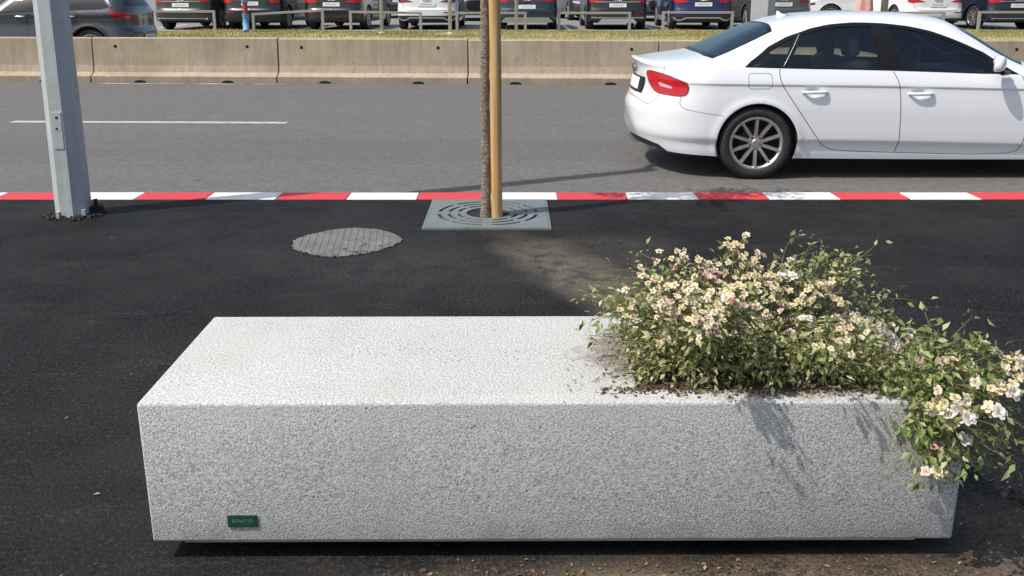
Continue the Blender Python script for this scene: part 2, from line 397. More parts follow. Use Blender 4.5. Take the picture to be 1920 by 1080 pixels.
def m_leaf(name, cols, trans=0.35, rough=0.45):
    m, nt, b = mat_new(name); g = NT(nt)
    at = g.n('ShaderNodeAttribute', attribute_name='tint').outputs['Fac']
    inf = g.n('ShaderNodeObjectInfo').outputs['Random']
    f = g.math('FRACT', g.math('ADD', at, g.math('MULTIPLY', inf, 0.999)))
    stops = [(i / max(1, len(cols) - 1), c) for i, c in enumerate(cols)]
    c = g.ramp(f, stops)
    g.l(c, b.inputs['Base Color']); b.inputs['Roughness'].default_value = rough; b.inputs['Specular IOR Level'].default_value = 0.35
    tr = g.n('ShaderNodeBsdfTranslucent'); g.l(c, tr.inputs[0])
    mx = g.n('ShaderNodeMixShader'); mx.inputs[0].default_value = trans
    g.l(b.outputs[0], mx.inputs[1]); g.l(tr.outputs[0], mx.inputs[2]); g.l(mx.outputs[0], nt.nodes['Material Output'].inputs[0])
    return m
def m_glass(name, tint, ior=1.5, rough=0.0):
    m, nt, b = mat_new(name); g = NT(nt); nt.nodes.remove(b)
    tr = g.n('ShaderNodeBsdfTransparent'); tr.inputs[0].default_value = (*tint, 1)
    gl = g.n('ShaderNodeBsdfGlossy'); gl.inputs['Roughness'].default_value = rough; gl.inputs[0].default_value = (0.88, 1.0, 0.94, 1)
    fr = g.n('ShaderNodeFresnel'); fr.inputs[0].default_value = ior
    mx = g.n('ShaderNodeMixShader'); g.l(fr.outputs[0], mx.inputs[0]); g.l(tr.outputs[0], mx.inputs[1]); g.l(gl.outputs[0], mx.inputs[2])
    g.l(mx.outputs[0], nt.nodes['Material Output'].inputs[0])
    return m
def m_carpaint(name, col, metal=0.0, rough=0.28, dust=0.12):
    m, nt, b = mat_new(name); g = NT(nt); co = g.coord()
    n = g.noise(co, 2.2, 5, 0.6); z = g.sep(co)[2]
    low = g.ramp(z, [(0.15, 1.0), (0.55, 0.15)])
    f = g.math('MULTIPLY', g.math('MULTIPLY', low, g.ramp(n, [(0.35, 0.3), (0.7, 1.0)])), dust)
    g.l(g.mix(f, col, (0.36, 0.33, 0.29)), b.inputs['Base Color'])
    b.inputs['Metallic'].default_value = metal; b.inputs['Roughness'].default_value = rough
    b.inputs['Coat Weight'].default_value = 1.0; b.inputs['Coat Roughness'].default_value = 0.04
    return m
M = {}
M['sidewalk'] = m_sidewalk(); M['road'] = m_road(); M['planter'] = m_planter(); M['barrier'] = m_barrier(); M['bark'] = m_bark(); M['stake'] = m_stake()
M['galv'] = m_galv(); M['rail'] = m_galv('painted_rail_steel', (0.27, 0.26, 0.235), (0.35, 0.34, 0.31), 0.1, 0.55); M['grate'] = m_grate(); M['manhole'] = m_manhole(); M['soil'] = m_soil()
M['turf'] = m_grass_ground()
M['red_paint'] = m_paint('red_kerb_paint', (0.60, 0.040, 0.052), 0.24, 7, (0.30, 0.10, 0.09)); M['white_paint'] = m_paint('white_kerb_paint', (0.74, 0.735, 0.715), 0.22, 7, (0.40, 0.385, 0.36))
M['lane_paint'] = m_paint('lane_paint', (0.52, 0.515, 0.49), 0.38, 12, (0.2, 0.19, 0.175)); M['worn_line'] = m_worn_line('worn_line_paint', (0.42, 0.50))
M['lot'] = simple('car_park_asphalt', (0.20, 0.197, 0.19), 0.85, var=0.18, vscale=2.5)
M['kerb_conc'] = simple('pale_concrete', (0.42, 0.40, 0.36), 0.85, var=0.2, vscale=6)
M['hole'] = simple('dark_hole', (0.012, 0.011, 0.010), 0.95)
M['tar'] = simple('loose_black_asphalt', (0.016, 0.016, 0.016), 0.85, var=0.4, vscale=60, bump=0.8, bscale=120)
M['rubber'] = simple('tyre_rubber', (0.022, 0.022, 0.023), 0.72, var=0.25, vscale=12)
M['black_trim'] = simple('black_trim', (0.010, 0.010, 0.011), 0.3, 0, 0, 0.25)
M['dark_plastic'] = simple('dark_plastic', (0.030, 0.030, 0.032), 0.6)
M['seam'] = simple('panel_gap', (0.10, 0.105, 0.11), 0.8)
M['interior'] = simple('dark_interior', (0.10, 0.105, 0.105), 0.8)
M['seat'] = simple('seat_cloth', (0.13, 0.135, 0.135), 0.85)
M['rim'] = simple('silver_alloy', (0.50, 0.475, 0.44), 0.36, 0.8, var=0.15, vscale=20)
M['rim_dark'] = simple('dark_alloy', (0.018, 0.018, 0.018), 0.6, 0.3)
M['chrome'] = simple('chrome', (0.72, 0.73, 0.74), 0.16, 1.0)
M['silver'] = simple('satin_silver', (0.55, 0.56, 0.56), 0.32, 0.6)
M['plate'] = simple('plate_white', (0.74, 0.745, 0.75), 0.4); M['plate_ink'] = simple('plate_ink', (0.16, 0.165, 0.18), 0.5)
M['badge_metal'] = simple('badge_metal', (0.30, 0.31, 0.32), 0.3, 0.8)
M['mirror'] = simple('mirror_glass', (0.8, 0.82, 0.84), 0.02, 1.0)
M['side_glass'] = m_glass('tinted_side_glass', (0.86, 0.95, 0.91), 1.75); M['rear_glass'] = m_glass('tinted_rear_glass', (0.34, 0.40, 0.42), 3.4)
M['opaque_glass'] = simple('dark_window_glass', (0.010, 0.013, 0.015), 0.04, 0.0, 0.0, 0.6)
def m_taillight():
    m, nt, b = mat_new('red_lamp_lens'); g = NT(nt); co = g.coord()
    w = g.n('ShaderNodeTexWave', bands_direction='Z'); g.l(co, w.inputs[0]); w.inputs['Scale'].default_value = 13.0; w.inputs['Distortion'].default_value = 0.6
    g.l(g.mix(w.outputs['Fac'], (0.42, 0.004, 0.012), (0.52, 0.008, 0.018)), b.inputs['Base Color'])
    b.inputs['Roughness'].default_value = 0.2; b.inputs['Coat Weight'].default_value = 0.25
    return m
M['lamp_red'] = m_taillight(); M['lamp_deep'] = simple('deep_red_lens', (0.20, 0.006, 0.014), 0.1, 0, 1.0); M['lamp_clear'] = simple('clear_lens', (0.55, 0.42, 0.42), 0.1, 0, 1.0)
M['white_car'] = m_carpaint('white_car_paint', (0.76, 0.775, 0.795), 0.0, 0.3, 0.10)
# ------------------------------------------------------------------ cars: one smooth body surface, cut into real panels
def _arc_tables(xc, W0, n):
    th = np.concatenate([np.linspace(0, 0.02, 120) ** 1.0, np.linspace(0.02, math.pi / 2, 900)[1:]])
    dx = xc * (1 - np.cos(th) ** (2 / n)); fr = np.sin(th) ** (2 / n)
    # denser start: superellipse rises steeply
    al = np.concatenate([[0], np.cumsum(np.hypot(np.diff(dx), np.diff(fr * W0)))])
    return dx, fr, al
class CarSurf:
    def __init__(s, c):
        s.c = c; s.L = c['L']
        s.zt = pchip(*zip(*c['top'])); s.zb = pchip(*zip(*c['belt'])); s.z0 = pchip(*zip(*c['bot'])); s.w0 = pchip(*zip(*c['wid']))
        s.prof = pchip(*zip(*c['prof']))
        s.rx, s.nr = c['rear_r']; s.fx, s.nf = c['front_r']
        s.rt = _arc_tables(s.rx, float(s.w0(s.rx)), s.nr); s.ft = _arc_tables(s.fx, float(s.w0(s.L - s.fx)), s.nf)
        s.smin = s.rx - s.rt[2][-1]; s.smax = s.L - s.fx + s.ft[2][-1]
        s.rs = pchip(*zip(*c['rear_shift'])); s.fs = pchip(*zip(*c['front_shift']))
        a, b = c.get('ab', (4.0, 1.05)); s.a, s.b = a, b
        yy = np.linspace(0, 1, 1500); ph = np.concatenate([np.arccos(np.clip(yy, 0, 1) ** (a / 2)), np.arcsin(yy ** (b / 2))])
        s.ph = np.unique(ph); s.wv = (np.sin(s.ph) ** (2 / b) + 1 - np.cos(s.ph) ** (2 / a)) / 2
        s.wv[0] = 0; s.wv[-1] = 1
        s.arch = c['arch']
    def plan(s, S):
        S = np.asarray(S, float)
        x = S.copy(); fr = np.ones_like(S)
        m = S < s.rx; k = S[m] - s.smin
        x[m] = np.interp(k, s.rt[2], s.rt[0]); fr[m] = np.interp(k, s.rt[2], s.rt[1])
        m = S > s.L - s.fx; k = s.smax - S[m]
        x[m] = s.L - np.interp(k, s.ft[2], s.ft[0]); fr[m] = np.interp(k, s.ft[2], s.ft[1])
        return x, fr
    def s_of_y(s, y):           # arc parameter on the rear face for a lateral offset at full profile width
        return s.smin + float(np.interp(y / float(s.w0(s.rx)), s.rt[1], s.rt[2]))
    def P(s, S, w):
        S = np.asarray(S, float); w = np.asarray(w, float)
        x, fr = s.plan(S); zb = s.zb(x); z0 = s.z0(x); zt = s.zt(x); W = s.w0(x) * fr
        lo = np.clip(w, 0, 1); up = np.clip(w - 1, 0, 1)
        z = z0 + (zb - z0) * lo
        dz = s.c.get('tilt', 0.0) * (s.c['belt'][0][1] - np.maximum(zb, s.c['belt'][0][1] - 0.09))
        y = W * s.prof(z + dz)
        yb = W * s.prof(zb + dz)
        ph = np.interp(up, s.wv, s.ph)
        q = np.sin(ph) ** (2 / s.b); cc = np.cos(ph) ** (2 / s.a)
        hi = w > 1
        z = np.where(hi, zb + (zt - zb) * q, z); y = np.where(hi, yb * cc, y)
        for (ax, az, ar) in s.arch:                 # flared wheel-arch lip
            r = np.hypot(x - ax, z - az)
            y = y + 0.011 * np.exp(-((r - ar - 0.015) / 0.028) ** 2) * (fr > 0.6) * (w < 1.02)
        xs = x + s.rs(z) * np.clip(1 - x / 0.9, 0, 1) ** 2 + s.fs(z) * np.clip(1 - (s.L - x) / 0.8, 0, 1) ** 2
        return np.stack([xs, y, z], -1)
    def w_of_z(s, S, z):
        S = np.atleast_1d(np.asarray(S, float)); z = np.atleast_1d(np.asarray(z, float))
        x, fr = s.plan(S); zb = s.zb(x); z0 = s.z0(x); zt = s.zt(x)
        q = np.clip((z - zb) / (zt - zb), 0, 1)
        up = np.interp(np.arcsin(np.clip(q, 0, 1) ** (s.b / 2)), s.ph, s.wv)
        return np.where(z <= zb, (z - z0) / (zb - z0), 1 + up)
    def w_of_y(s, S, y):
        S = np.atleast_1d(np.asarray(S, float)); y = np.atleast_1d(np.asarray(y, float))
        x, fr = s.plan(S); yb = s.w0(x) * fr * s.prof(s.zb(x))
        c = np.clip(y / np.maximum(yb, 1e-6), 0, 1)
        return 1 + np.interp(np.arccos(c ** (s.a / 2)), s.ph, s.wv)
    def normal(s, S, w, e=2e-3):
        d1 = s.P(np.asarray(S) + e, w) - s.P(np.asarray(S) - e, w); d2 = s.P(S, np.clip(np.asarray(w) + e, 0, 2)) - s.P(S, np.clip(np.asarray(w) - e, 0, 2))
        n = np.cross(d2, d1); n /= np.maximum(np.linalg.norm(n, axis=-1, keepdims=True), 1e-9)
        return n
    def pt(s, S, z=None, y=None, off=0.0):
        w = s.w_of_z(S, z) if y is None else s.w_of_y(S, y)
        p = s.P(np.atleast_1d(float(S)), w)[0]; n = s.normal(np.atleast_1d(float(S)), w)[0]
        return Vector(p + n * off), Vector(n)
def densify(poly, step, closed=True):
    out = []; n = len(poly)
    for i in range(n if closed else n - 1):
        a = np.array(poly[i], float); b = np.array(poly[(i + 1) % n], float)
        k = max(1, int(math.ceil(np.linalg.norm(b - a) / step)))
        out += [tuple(a + (b - a) * j / k) for j in range(k)]
    if not closed: out.append(tuple(poly[-1]))
    return out
def smooth_poly(poly, it=2, closed=True):
    for _ in range(it):
        out = []; n = len(poly)
        for i in range(n if closed else n - 1):
            a = np.array(poly[i], float); b = np.array(poly[(i + 1) % n], float)
            out += [tuple(a * .75 + b * .25), tuple(a * .25 + b * .75)]
        if not closed: out = [poly[0]] + out + [poly[-1]]
        poly = out
    return poly
def pip(P_, poly):
    poly = np.asarray(poly, float); x, y = P_[:, 0], P_[:, 1]; ins = np.zeros(len(P_), bool)
    j = len(poly) - 1
    for i in range(len(poly)):
        xi, yi = poly[i]; xj, yj = poly[j]
        c = ((yi > y) != (yj > y)) & (x < (xj - xi) * (y - yi) / (yj - yi + 1e-15) + xi)
        ins ^= c; j = i
    return ins
def ribbon(line, wd):
    L_ = [np.array(p, float) for p in line]; a = []; b = []
    for i, p in enumerate(L_):
        t = L_[min(i + 1, len(L_) - 1)] - L_[max(i - 1, 0)]; t /= max(np.linalg.norm(t), 1e-9); n = np.array([-t[1], t[0]])
        a.append(tuple(p + n * wd / 2)); b.append(tuple(p - n * wd / 2))
    return a + b[::-1]
KW = 0.72      # domain scale of w against s
def cut_body(sf, regions, ds=0.03, step=0.02, lines=()):
    """regions: list of (name, domain polygon [(s,w)...]) ; first match wins, None = hole. returns verts, normals, dict name->tris"""
    V = []; E = []
    def addline(pts, closed):
        b = len(V); n = len(pts)
        V.extend(pts)
        for i in range(n if closed else n - 1): E.append((b + i, b + (i + 1) % n))
    polys = []
    for name, poly in regions:
        d = [(s_, w_ * KW) for s_, w_ in poly]
        d = densify(d, step); polys.append((name, np.array(d)))
        addline(d, True)
    for ln_ in lines:
        addline(densify([(s_, w_ * KW) for s_, w_ in ln_], step, False), False)
    bd = densify([(sf.smin, 0), (sf.smax, 0), (sf.smax, 2 * KW), (sf.smin, 2 * KW)], ds); addline(bd, True)
    C_ = np.array(V)
    gs = np.arange(sf.smin + ds / 2, sf.smax, ds); gw = np.arange(ds / 2, 2 * KW, ds * 0.75)
    G = np.array([(a, b) for a in gs for b in gw])
    cell = set(); q = ds * 0.5
    for p in C_: cell.add((int(math.floor(p[0] / q)), int(math.floor(p[1] / q))))
    keep = [tuple(p) for p in G if (int(math.floor(p[0] / q)), int(math.floor(p[1] / q))) not in cell]
    V2 = V + keep
    vo, eo, fo, _, _, _ = delaunay_2d_cdt([Vector(p) for p in V2], E, [], 0, 1e-5, True)
    D = np.array([tuple(v) for v in vo]); F_ = np.array([f for f in fo if len(f) == 3])
    cen = D[F_].mean(1)
    ok = (cen[:, 0] > sf.smin) & (cen[:, 0] < sf.smax) & (cen[:, 1] > 0) & (cen[:, 1] < 2 * KW)
    F_ = F_[ok]; cen = cen[ok]
    X = sf.P(D[:, 0], D[:, 1] / KW)
    # vertex normals from the surface mesh
    fn = np.cross(X[F_[:, 1]] - X[F_[:, 0]], X[F_[:, 2]] - X[F_[:, 0]])
    vn = np.zeros_like(X)
    for k in range(3): np.add.at(vn, F_[:, k], fn)
    top = D[:, 1] > 2 * KW - 1e-4; vn[top, 1] = 0
    ends = (D[:, 0] < sf.smin + 1e-4) | (D[:, 0] > sf.smax - 1e-4); vn[ends, 1] = 0
    ln = np.linalg.norm(vn, axis=1, keepdims=True); vn = vn / np.maximum(ln, 1e-12)
    # orient outward: normals should have y>0 on the +y half
    if (vn[:, 1]).mean() < 0: vn = -vn; F_ = F_[:, ::-1]
    owner = np.full(len(F_), -1)
    for i, (name, d) in enumerate(polys):
        free = owner < 0
        mn = d.min(0); mx = d.max(0)
        c = free & (cen[:, 0] >= mn[0]) & (cen[:, 0] <= mx[0]) & (cen[:, 1] >= mn[1]) & (cen[:, 1] <= mx[1])
        idx = np.where(c)[0]
        if len(idx):
            ok = pip(cen[idx], d); owner[idx[ok]] = i
    out = {}
    for i, (name, d) in enumerate(polys):
        if name is None: continue
        t = F_[owner == i]
        if len(t): out[name] = np.concatenate([out[name], t]) if name in out else t
    out['shell'] = F_[owner < 0]
    return X, vn, out, D
def part_mesh(name, X, vn, tris_list, mats, sides=(1,), off=0.0, flip=False):
    """tris_list: [(tris, matindex)]; sides: +1 / -1 copies"""
    vs_, fs, ns, mi = [], [], [], []
    for sd in sides:
        for tris, m_ in tris_list:
            if len(tris) == 0: continue
            ids, inv = np.unique(tris, return_inverse=True); t = inv.reshape(-1, 3)
            p = X[ids] + vn[ids] * off; n = vn[ids].copy()
            if sd < 0: p = p * [1, -1, 1]; n = n * [1, -1, 1]; t = t[:, ::-1]
            if flip: t = t[:, ::-1]; n = -n
            b = len(vs_); vs_.extend(p.tolist()); ns.extend(n.tolist()); fs.extend((t + b).tolist()); mi.extend([m_] * len(t))
    if not fs: return None
    return mesh_from(name, vs_, fs, mats, True, mi, ns)

def wheel_meshes(r=0.327, rim=0.232, wd=0.235, spokes=10, hi=True):
    """axis along local y, outer face toward -y at y=0"""
    rot = Matrix.Rotation(R(90), 4, 'X')       # local z -> -y
    seg = 56 if hi else 28
    t = MB()
    prof = [(rim - 0.012, -0.015), (rim + 0.006, -0.004), (rim + 0.018, 0.0), (rim + 0.045, 0.004), (r - 0.030, 0.0), (r - 0.010, -0.014), (r, -0.036), (r + 0.0005, -wd / 2), (r, -wd + 0.036), (r - 0.012, -wd + 0.012), (r - 0.04, -wd), (rim, -wd)]
    t.lathe(prof, seg, 0, rot)
    tyre = t.mesh('tyre', M['rubber'], True)
    w = MB()
    w.lathe([(rim - 0.030, -0.020), (rim - 0.016, -0.007), (rim - 0.004, -0.008), (rim - 0.004, -0.018), (rim - 0.022, -0.10), (rim - 0.03, -wd + 0.02)], seg, 0, rot)
    for k in range(spokes):
        a = 2 * math.pi * k / spokes
        r0, r1 = 0.045, rim - 0.016; w0, w1 = 0.013, 0.0105
        M4 = Matrix.Rotation(a, 4, 'Y')
        pr = [(-w0, r0, -0.028), (w0, r0, -0.028), (w1, r1, -0.009), (-w1, r1, -0.009), (-w0 * 1.5, r0, -0.06), (w0 * 1.5, r0, -0.06), (w1 * 1.6, r1, -0.045), (-w1 * 1.6, r1, -0.045)]
        vv = [M4 @ Vector((x, -(d), y)) for x, y, d in pr]
        w.add(vv, [(0, 1, 2, 3), (0, 4, 5, 1), (1, 5, 6, 2), (2, 6, 7, 3), (3, 7, 4, 0)])
    w.lathe([(0.0, -0.022), (0.030, -0.022), (0.034, -0.026), (0.060, -0.030), (0.070, -0.06), (0.0, -0.06)], 24, 0, rot)
    rimm = w.mesh('rim', M['rim'], False)
    d = MB()
    d.lathe([(0.0, -0.11), (rim - 0.02, -0.11)], seg, 0, rot)
    d.lathe([(0.07, -0.075), (0.15, -0.075), (0.15, -0.10)], 32, 0, rot)
    for k in range(5):
        a = 2 * math.pi * (k + 0.5) / 5 ; c = Vector((math.sin(a) * 0.055, 0.024, math.cos(a) * 0.055))
        d.lathe([(0.0, 0.0), (0.010, 0.0), (0.010, -0.015)], 8, 0, Matrix.Translation(Vector((c.x, 0.0265, c.z))) @ rot)
    disc = d.mesh('brake_disc', M['rim_dark'], True)
    return tyre, rimm, disc
WHEELS = {}
def add_wheels(root, axles, y, r, hi, key, rim_mat=None):
    if key not in WHEELS: WHEELS[key] = wheel_meshes(r, r * 0.715, 0.235, 10, hi)
    ty, ri, di = WHEELS[key]
    for ax in axles:
        for sd in (-1, 1):
            h = link('wheel', di, root, (ax, sd * y, r)); h.rotation_euler = (0, 0 if sd < 0 else math.pi, 0) if False else (0, 0, 0 if sd < 0 else math.pi)
            link('tyre', ty, h); link('rim', ri, h)

def rings_mesh(name, w, mat, thick=0.006):
    mb = MB(); r = w / 5.0
    for k in range(4):
        cx = -w / 2 + r + k * (w - 2 * r) / 3
        pts = [(cx + r * 0.86 * math.cos(a), r * 0.86 * math.sin(a), 0) for a in np.linspace(0, 2 * math.pi, 17)]
        mb.tube(pts, thick, 5, caps=False)
    return mb.mesh(name, mat, True)
def frame_on(p, n, up=Vector((0, 0, 1))):
    """matrix whose z axis is n, y axis roughly up"""
    z = n.normalized(); x = up.cross(z).normalized(); y = z.cross(x)
    m = Matrix((x, y, z)).transposed().to_4x4(); m.translation = p
    return m
def text_mesh(txt, size, mat, name='lettering', extrude=0.0008, space=1.0):
    cu = bpy.data.curves.new(name, 'FONT'); cu.body = txt; cu.size = size; cu.align_x = 'CENTER'; cu.align_y = 'CENTER'; cu.extrude = extrude; cu.space_character = space
    cu.resolution_u = 3
    o = bpy.data.objects.new(name, cu); COL.objects.link(o)
    bpy.context.view_layer.update()
    me = bpy.data.meshes.new_from_object(o.evaluated_get(bpy.context.evaluated_depsgraph_get()))
    bpy.data.objects.remove(o); me.materials.clear(); me.materials.append(mat); me.name = name
    return me

# ---------------- the white saloon
SEDAN = dict(L=4.70,
    top=[(0, 1.000), (0.03, 1.012), (0.12, 1.008), (0.30, 1.022), (0.50, 1.045), (0.60, 1.062), (0.72, 1.115), (0.95, 1.222), (1.20, 1.322), (1.40, 1.376), (1.65, 1.410), (2.05, 1.427), (2.45, 1.415), (2.72, 1.380), (2.95, 1.290), (3.40, 1.030), (3.52, 0.985), (3.9, 0.93), (4.3, 0.85), (4.6, 0.72), (4.70, 0.66)],
    belt=[(0, 0.968), (0.10, 0.965), (0.45, 0.970), (0.80, 0.968), (1.2, 0.962), (2.0, 0.946), (3.0, 0.912), (3.4, 0.895), (3.9, 0.82), (4.4, 0.72), (4.7, 0.58)],
    bot=[(0, 0.235), (0.3, 0.215), (0.75, 0.20), (1.4, 0.185), (3.4, 0.175), (4.2, 0.18), (4.7, 0.21)],
    wid=[(0, 0.885), (0.6, 0.895), (1.1, 0.908), (2.3, 0.913), (3.4, 0.908), (4.1, 0.89), (4.7, 0.85)],
    prof=[(0.0, 0.93), (0.19, 0.945), (0.215, 0.950), (0.235, 0.956), (0.29, 0.962), (0.335, 0.978), (0.350, 0.992), (0.365, 0.996), (0.45, 1.0), (0.60, 0.998), (0.72, 0.989), (0.80, 0.980), (0.818, 0.979), (0.828, 0.985), (0.838, 0.984), (0.90, 0.962), (0.97, 0.930), (1.1, 0.88), (1.5, 0.85)],
    rear_r=(0.72, 2.3), front_r=(0.85, 2.5),
    rear_shift=[(0.15, 0.13), (0.30, 0.035), (0.42, 0.0), (0.56, 0.0), (0.66, 0.035), (0.80, 0.085), (0.93, 0.082), (1.005, 0.045), (1.3, 0.04)],
    front_shift=[(0.1, -0.12), (0.3, -0.02), (0.5, 0), (0.7, -0.05), (0.9, -0.1)],
    arch=[(1.03, 0.318, 0.350), (3.838, 0.318, 0.350)], ab=(4.0, 1.04), tilt=0.6)
def sz(sf, pts):      # (s, z) outline -> domain (s, w)
    a = np.array(pts, float); w = sf.w_of_z(a[:, 0], a[:, 1])
    return [(float(x), float(v)) for x, v in zip(a[:, 0], w)]
def circle(cx, cz, r, n=40, a0=0, a1=2 * math.pi):
    return [(cx + r * math.cos(t), cz + r * math.sin(t)) for t in np.linspace(a0, a1, n, endpoint=(a1 - a0) < 6.28)]
def rrect(x0, x1, z0, z1, r, n=4):
    out = []
    for cx, cz, a in ((x1 - r, z1 - r, 0), (x0 + r, z1 - r, 90), (x0 + r, z0 + r, 180), (x1 - r, z0 + r, 270)):
        out += [(cx + r * math.cos(R(a + 90 * k / n)), cz + r * math.sin(R(a + 90 * k / n))) for k in range(n + 1)]
    return out
def arch_hole(sf, ax, az, ar):
    pts = []
    for t in np.linspace(0, 2 * math.pi, 64, endpoint=False):
        x = ax + ar * math.cos(t); z = max(az + ar * math.sin(t), 0.0)
        x_, fr = sf.plan(np.array([x])); z0 = float(sf.z0(x_)[0]); zb = float(sf.zb(x_)[0])
        pts.append((x, max(-0.05, (z - z0) / (zb - z0))))
    return pts
def seam(sf, pts, wd=0.008, it=2):
    return ribbon(smooth_poly([(s_, w_ * 1.0) for s_, w_ in sz(sf, pts)], it, closed=False), wd)

def seat(name, parent, loc, w=0.52):
    mb = MB()
    mb.box((-0.26, -w / 2, 0.10), (0.26, w / 2, 0.28), bev=0.05)
    mb.box((-0.09, -w / 2, -0.02), (0.09, w / 2, 0.60), bev=0.06, mat=Matrix.Translation((-0.27, 0, 0.22)) @ Matrix.Rotation(R(-16), 4, 'Y'))
    o = mb.obj(name, M['seat'], parent, True, loc)
    hb = MB(); hb.box((-0.05, -0.13, -0.09), (0.05, 0.13, 0.09), bev=0.04, mat=Matrix.Translation((-0.46, 0, 0.92)) @ Matrix.Rotation(R(-10), 4, 'Y'))
    hb.tube([(-0.455, -0.05, 0.86), (-0.43, -0.05, 0.74)], 0.007, 6); hb.tube([(-0.455, 0.05, 0.86), (-0.43, 0.05, 0.74)], 0.007, 6)
    hb.obj('headrest', M['seat'], o, True)
    return o

def build_saloon(loc):
    sf = CarSurf(SEDAN); c = SEDAN
    root = empty('parked_saloon_car', loc)
    tag(root, 'white four-door saloon car stopped on the road beside the kerb', 'car')
    dlo = [(0.902, 0.969), (0.96, 1.018), (1.128, 1.137), (1.286, 1.214), (1.422, 1.258), (1.511, 1.287), (1.699, 1.323), (1.899, 1.338), (2.165, 1.330), (2.357, 1.309), (2.554, 1.266), (2.763, 1.188), (2.979, 1.094), (3.113, 1.007), (3.262, 0.909), (2.934, 0.916), (2.195, 0.941), (1.457, 0.956), (1.202, 0.962)]
    quarter = [(0.955, 0.975), (1.146, 1.112), (1.299, 1.188), (1.350, 1.205), (1.215, 0.973)]
    rearw = [(1.268, 0.973), (1.433, 1.232), (1.549, 1.263), (1.74, 1.298), (2.040, 1.305), (2.060, 0.957)]
    frontw = [(2.180, 1.303), (2.344, 1.280), (2.543, 1.235), (2.828, 1.128), (2.960, 1.062), (2.990, 1.020), (2.966, 0.925), (2.238, 0.950)]
    tail = smooth_poly([(-0.160, 0.868), (-0.140, 0.900), (-0.073, 0.911), (0.127, 0.897), (0.365, 0.833), (0.399, 0.810), (0.388, 0.744), (0.350, 0.722), (0.232, 0.722), (0.052, 0.734), (-0.069, 0.785)], 1)
    lamp_low = [(0.045, 0.822), (0.10, 0.820), (0.235, 0.793), (0.225, 0.776), (0.08, 0.790)]
    lamp_seam = ribbon(sz(sf, [(0.118, 0.905), (0.030, 0.80), (0.010, 0.74)]), 0.005)
    rg = [(0.653, 1.370), (0.600, 1.60), (0.585, 2.0), (1.215, 2.0), (1.215, 1.75), (1.198, 1.590), (0.91, 1.481)]
    rgi = [(0.690, 1.425), (0.655, 1.62), (0.642, 2.0), (1.185, 2.0), (1.182, 1.75), (1.160, 1.615), (0.91, 1.515)]
    ws = [(2.76, 2.0), (2.78, 1.75), (2.86, 1.60), (3.08, 1.44), (3.33, 1.32), (3.40, 1.60), (3.43, 2.0)]
    fuel = rrect(0.93, 1.136, 0.787, 0.923, 0.035)
    fuel_in = rrect(0.935, 1.131, 0.792, 0.918, 0.031)
    rdl = [(1.202, 0.957), (1.198, 0.897), (1.219, 0.827), (1.28, 0.740), (1.372, 0.609), (1.489, 0.444), (1.588, 0.313), (1.629, 0.284), (1.726, 0.254), (2.238, 0.238)]
    bl = [(2.171, 0.936), (2.212, 0.858), (2.238, 0.725), (2.247, 0.518), (2.255, 0.323), (2.236, 0.243)]
    fdl = [(2.236, 0.238), (3.280, 0.214), (3.33, 0.32), (3.345, 0.60), (3.32, 0.80), (3.27, 0.905)]
    rdoor = rdl[:-1] + bl[::-1] + [(1.457, 0.956)]
    fdoor = bl + fdl[1:] + [(2.934, 0.916), (2.195, 0.941)]
    H = lambda p: sz(sf, p)
    reg = []
    for a in c['arch']: reg.append((None, arch_hole(sf, *a)))
    reg += [('quarter_pane', H(quarter)), ('rear_side_pane', H(rearw)), ('front_side_pane', H(frontw)), ('window_trim', H(dlo)),
            ('rear_window', rgi), ('rear_window_border', rg), ('windscreen', ws),
            ('lamp_clear', H(lamp_low)), ('lamp_dark', lamp_seam), ('tail_light', H(tail)), ('lamp_dark', H([(a_ * 1.0 + (0.012 if a_ > 0.1 else -0.012), b_ + (0.007 if b_ > 0.82 else -0.007)) for a_, b_ in tail]))]
    seams = [seam(sf, rdl), seam(sf, bl), seam(sf, fdl),
             seam(sf, [(0.345, 0.728), (0.335, 0.623), (0.51, 0.588), (0.732, 0.558)], 0.006),
             ribbon(smooth_poly([(0.127, 0.90), (0.135, 0.98), (0.160, 1.00), (0.30, 1.20), (0.431, 1.289), (0.61, 1.33)], 2, False), 0.006),
             ribbon(sz(sf, [(0.10, 0.728), (0.04, 0.65), (-0.009, 0.621), (-0.296, 0.657), (sf.smin, 0.665)]), 0.008)]
    reg += [('seam', p) for p in seams]
    reg += [('fuel_door', H(fuel_in)), ('seam', H(fuel)), ('rear_door', H(rdoor)), ('front_door', H(fdoor)),
            ('lower_valance', sz(sf, [(sf.smin, 0.315), (-0.35, 0.312), (-0.08, 0.300), (0.12, 0.272), (0.24, 0.20), (0.24, 0.1), (sf.smin, 0.1)]))]
    # front face: grille and headlight
    s1 = sf.smax
    reg += [('grille', sz(sf, [(s1, 0.62), (s1 - 0.36, 0.60), (s1 - 0.30, 0.30), (s1, 0.27)])), ('headlight', sz(sf, [(s1 - 0.45, 0.60), (s1 - 0.95, 0.70), (s1 - 1.0, 0.62), (s1 - 0.5, 0.50)]))]
    # extra points so that the handle cups and the creases are resolved
    cups = [(1.489, 0.758), (2.394, 0.745)]
    base_P = sf.P
    def P2(S, w):
        X = base_P(S, w)
        for cx, cz in cups:
            r2 = ((np.asarray(S) - cx) / 0.075) ** 2 + ((X[..., 2] - cz) / 0.055) ** 2
            X[..., 1] -= 0.020 * np.clip(1 - r2, 0, 1) ** 1.2
        return X
    sf.P = P2
    lines = []
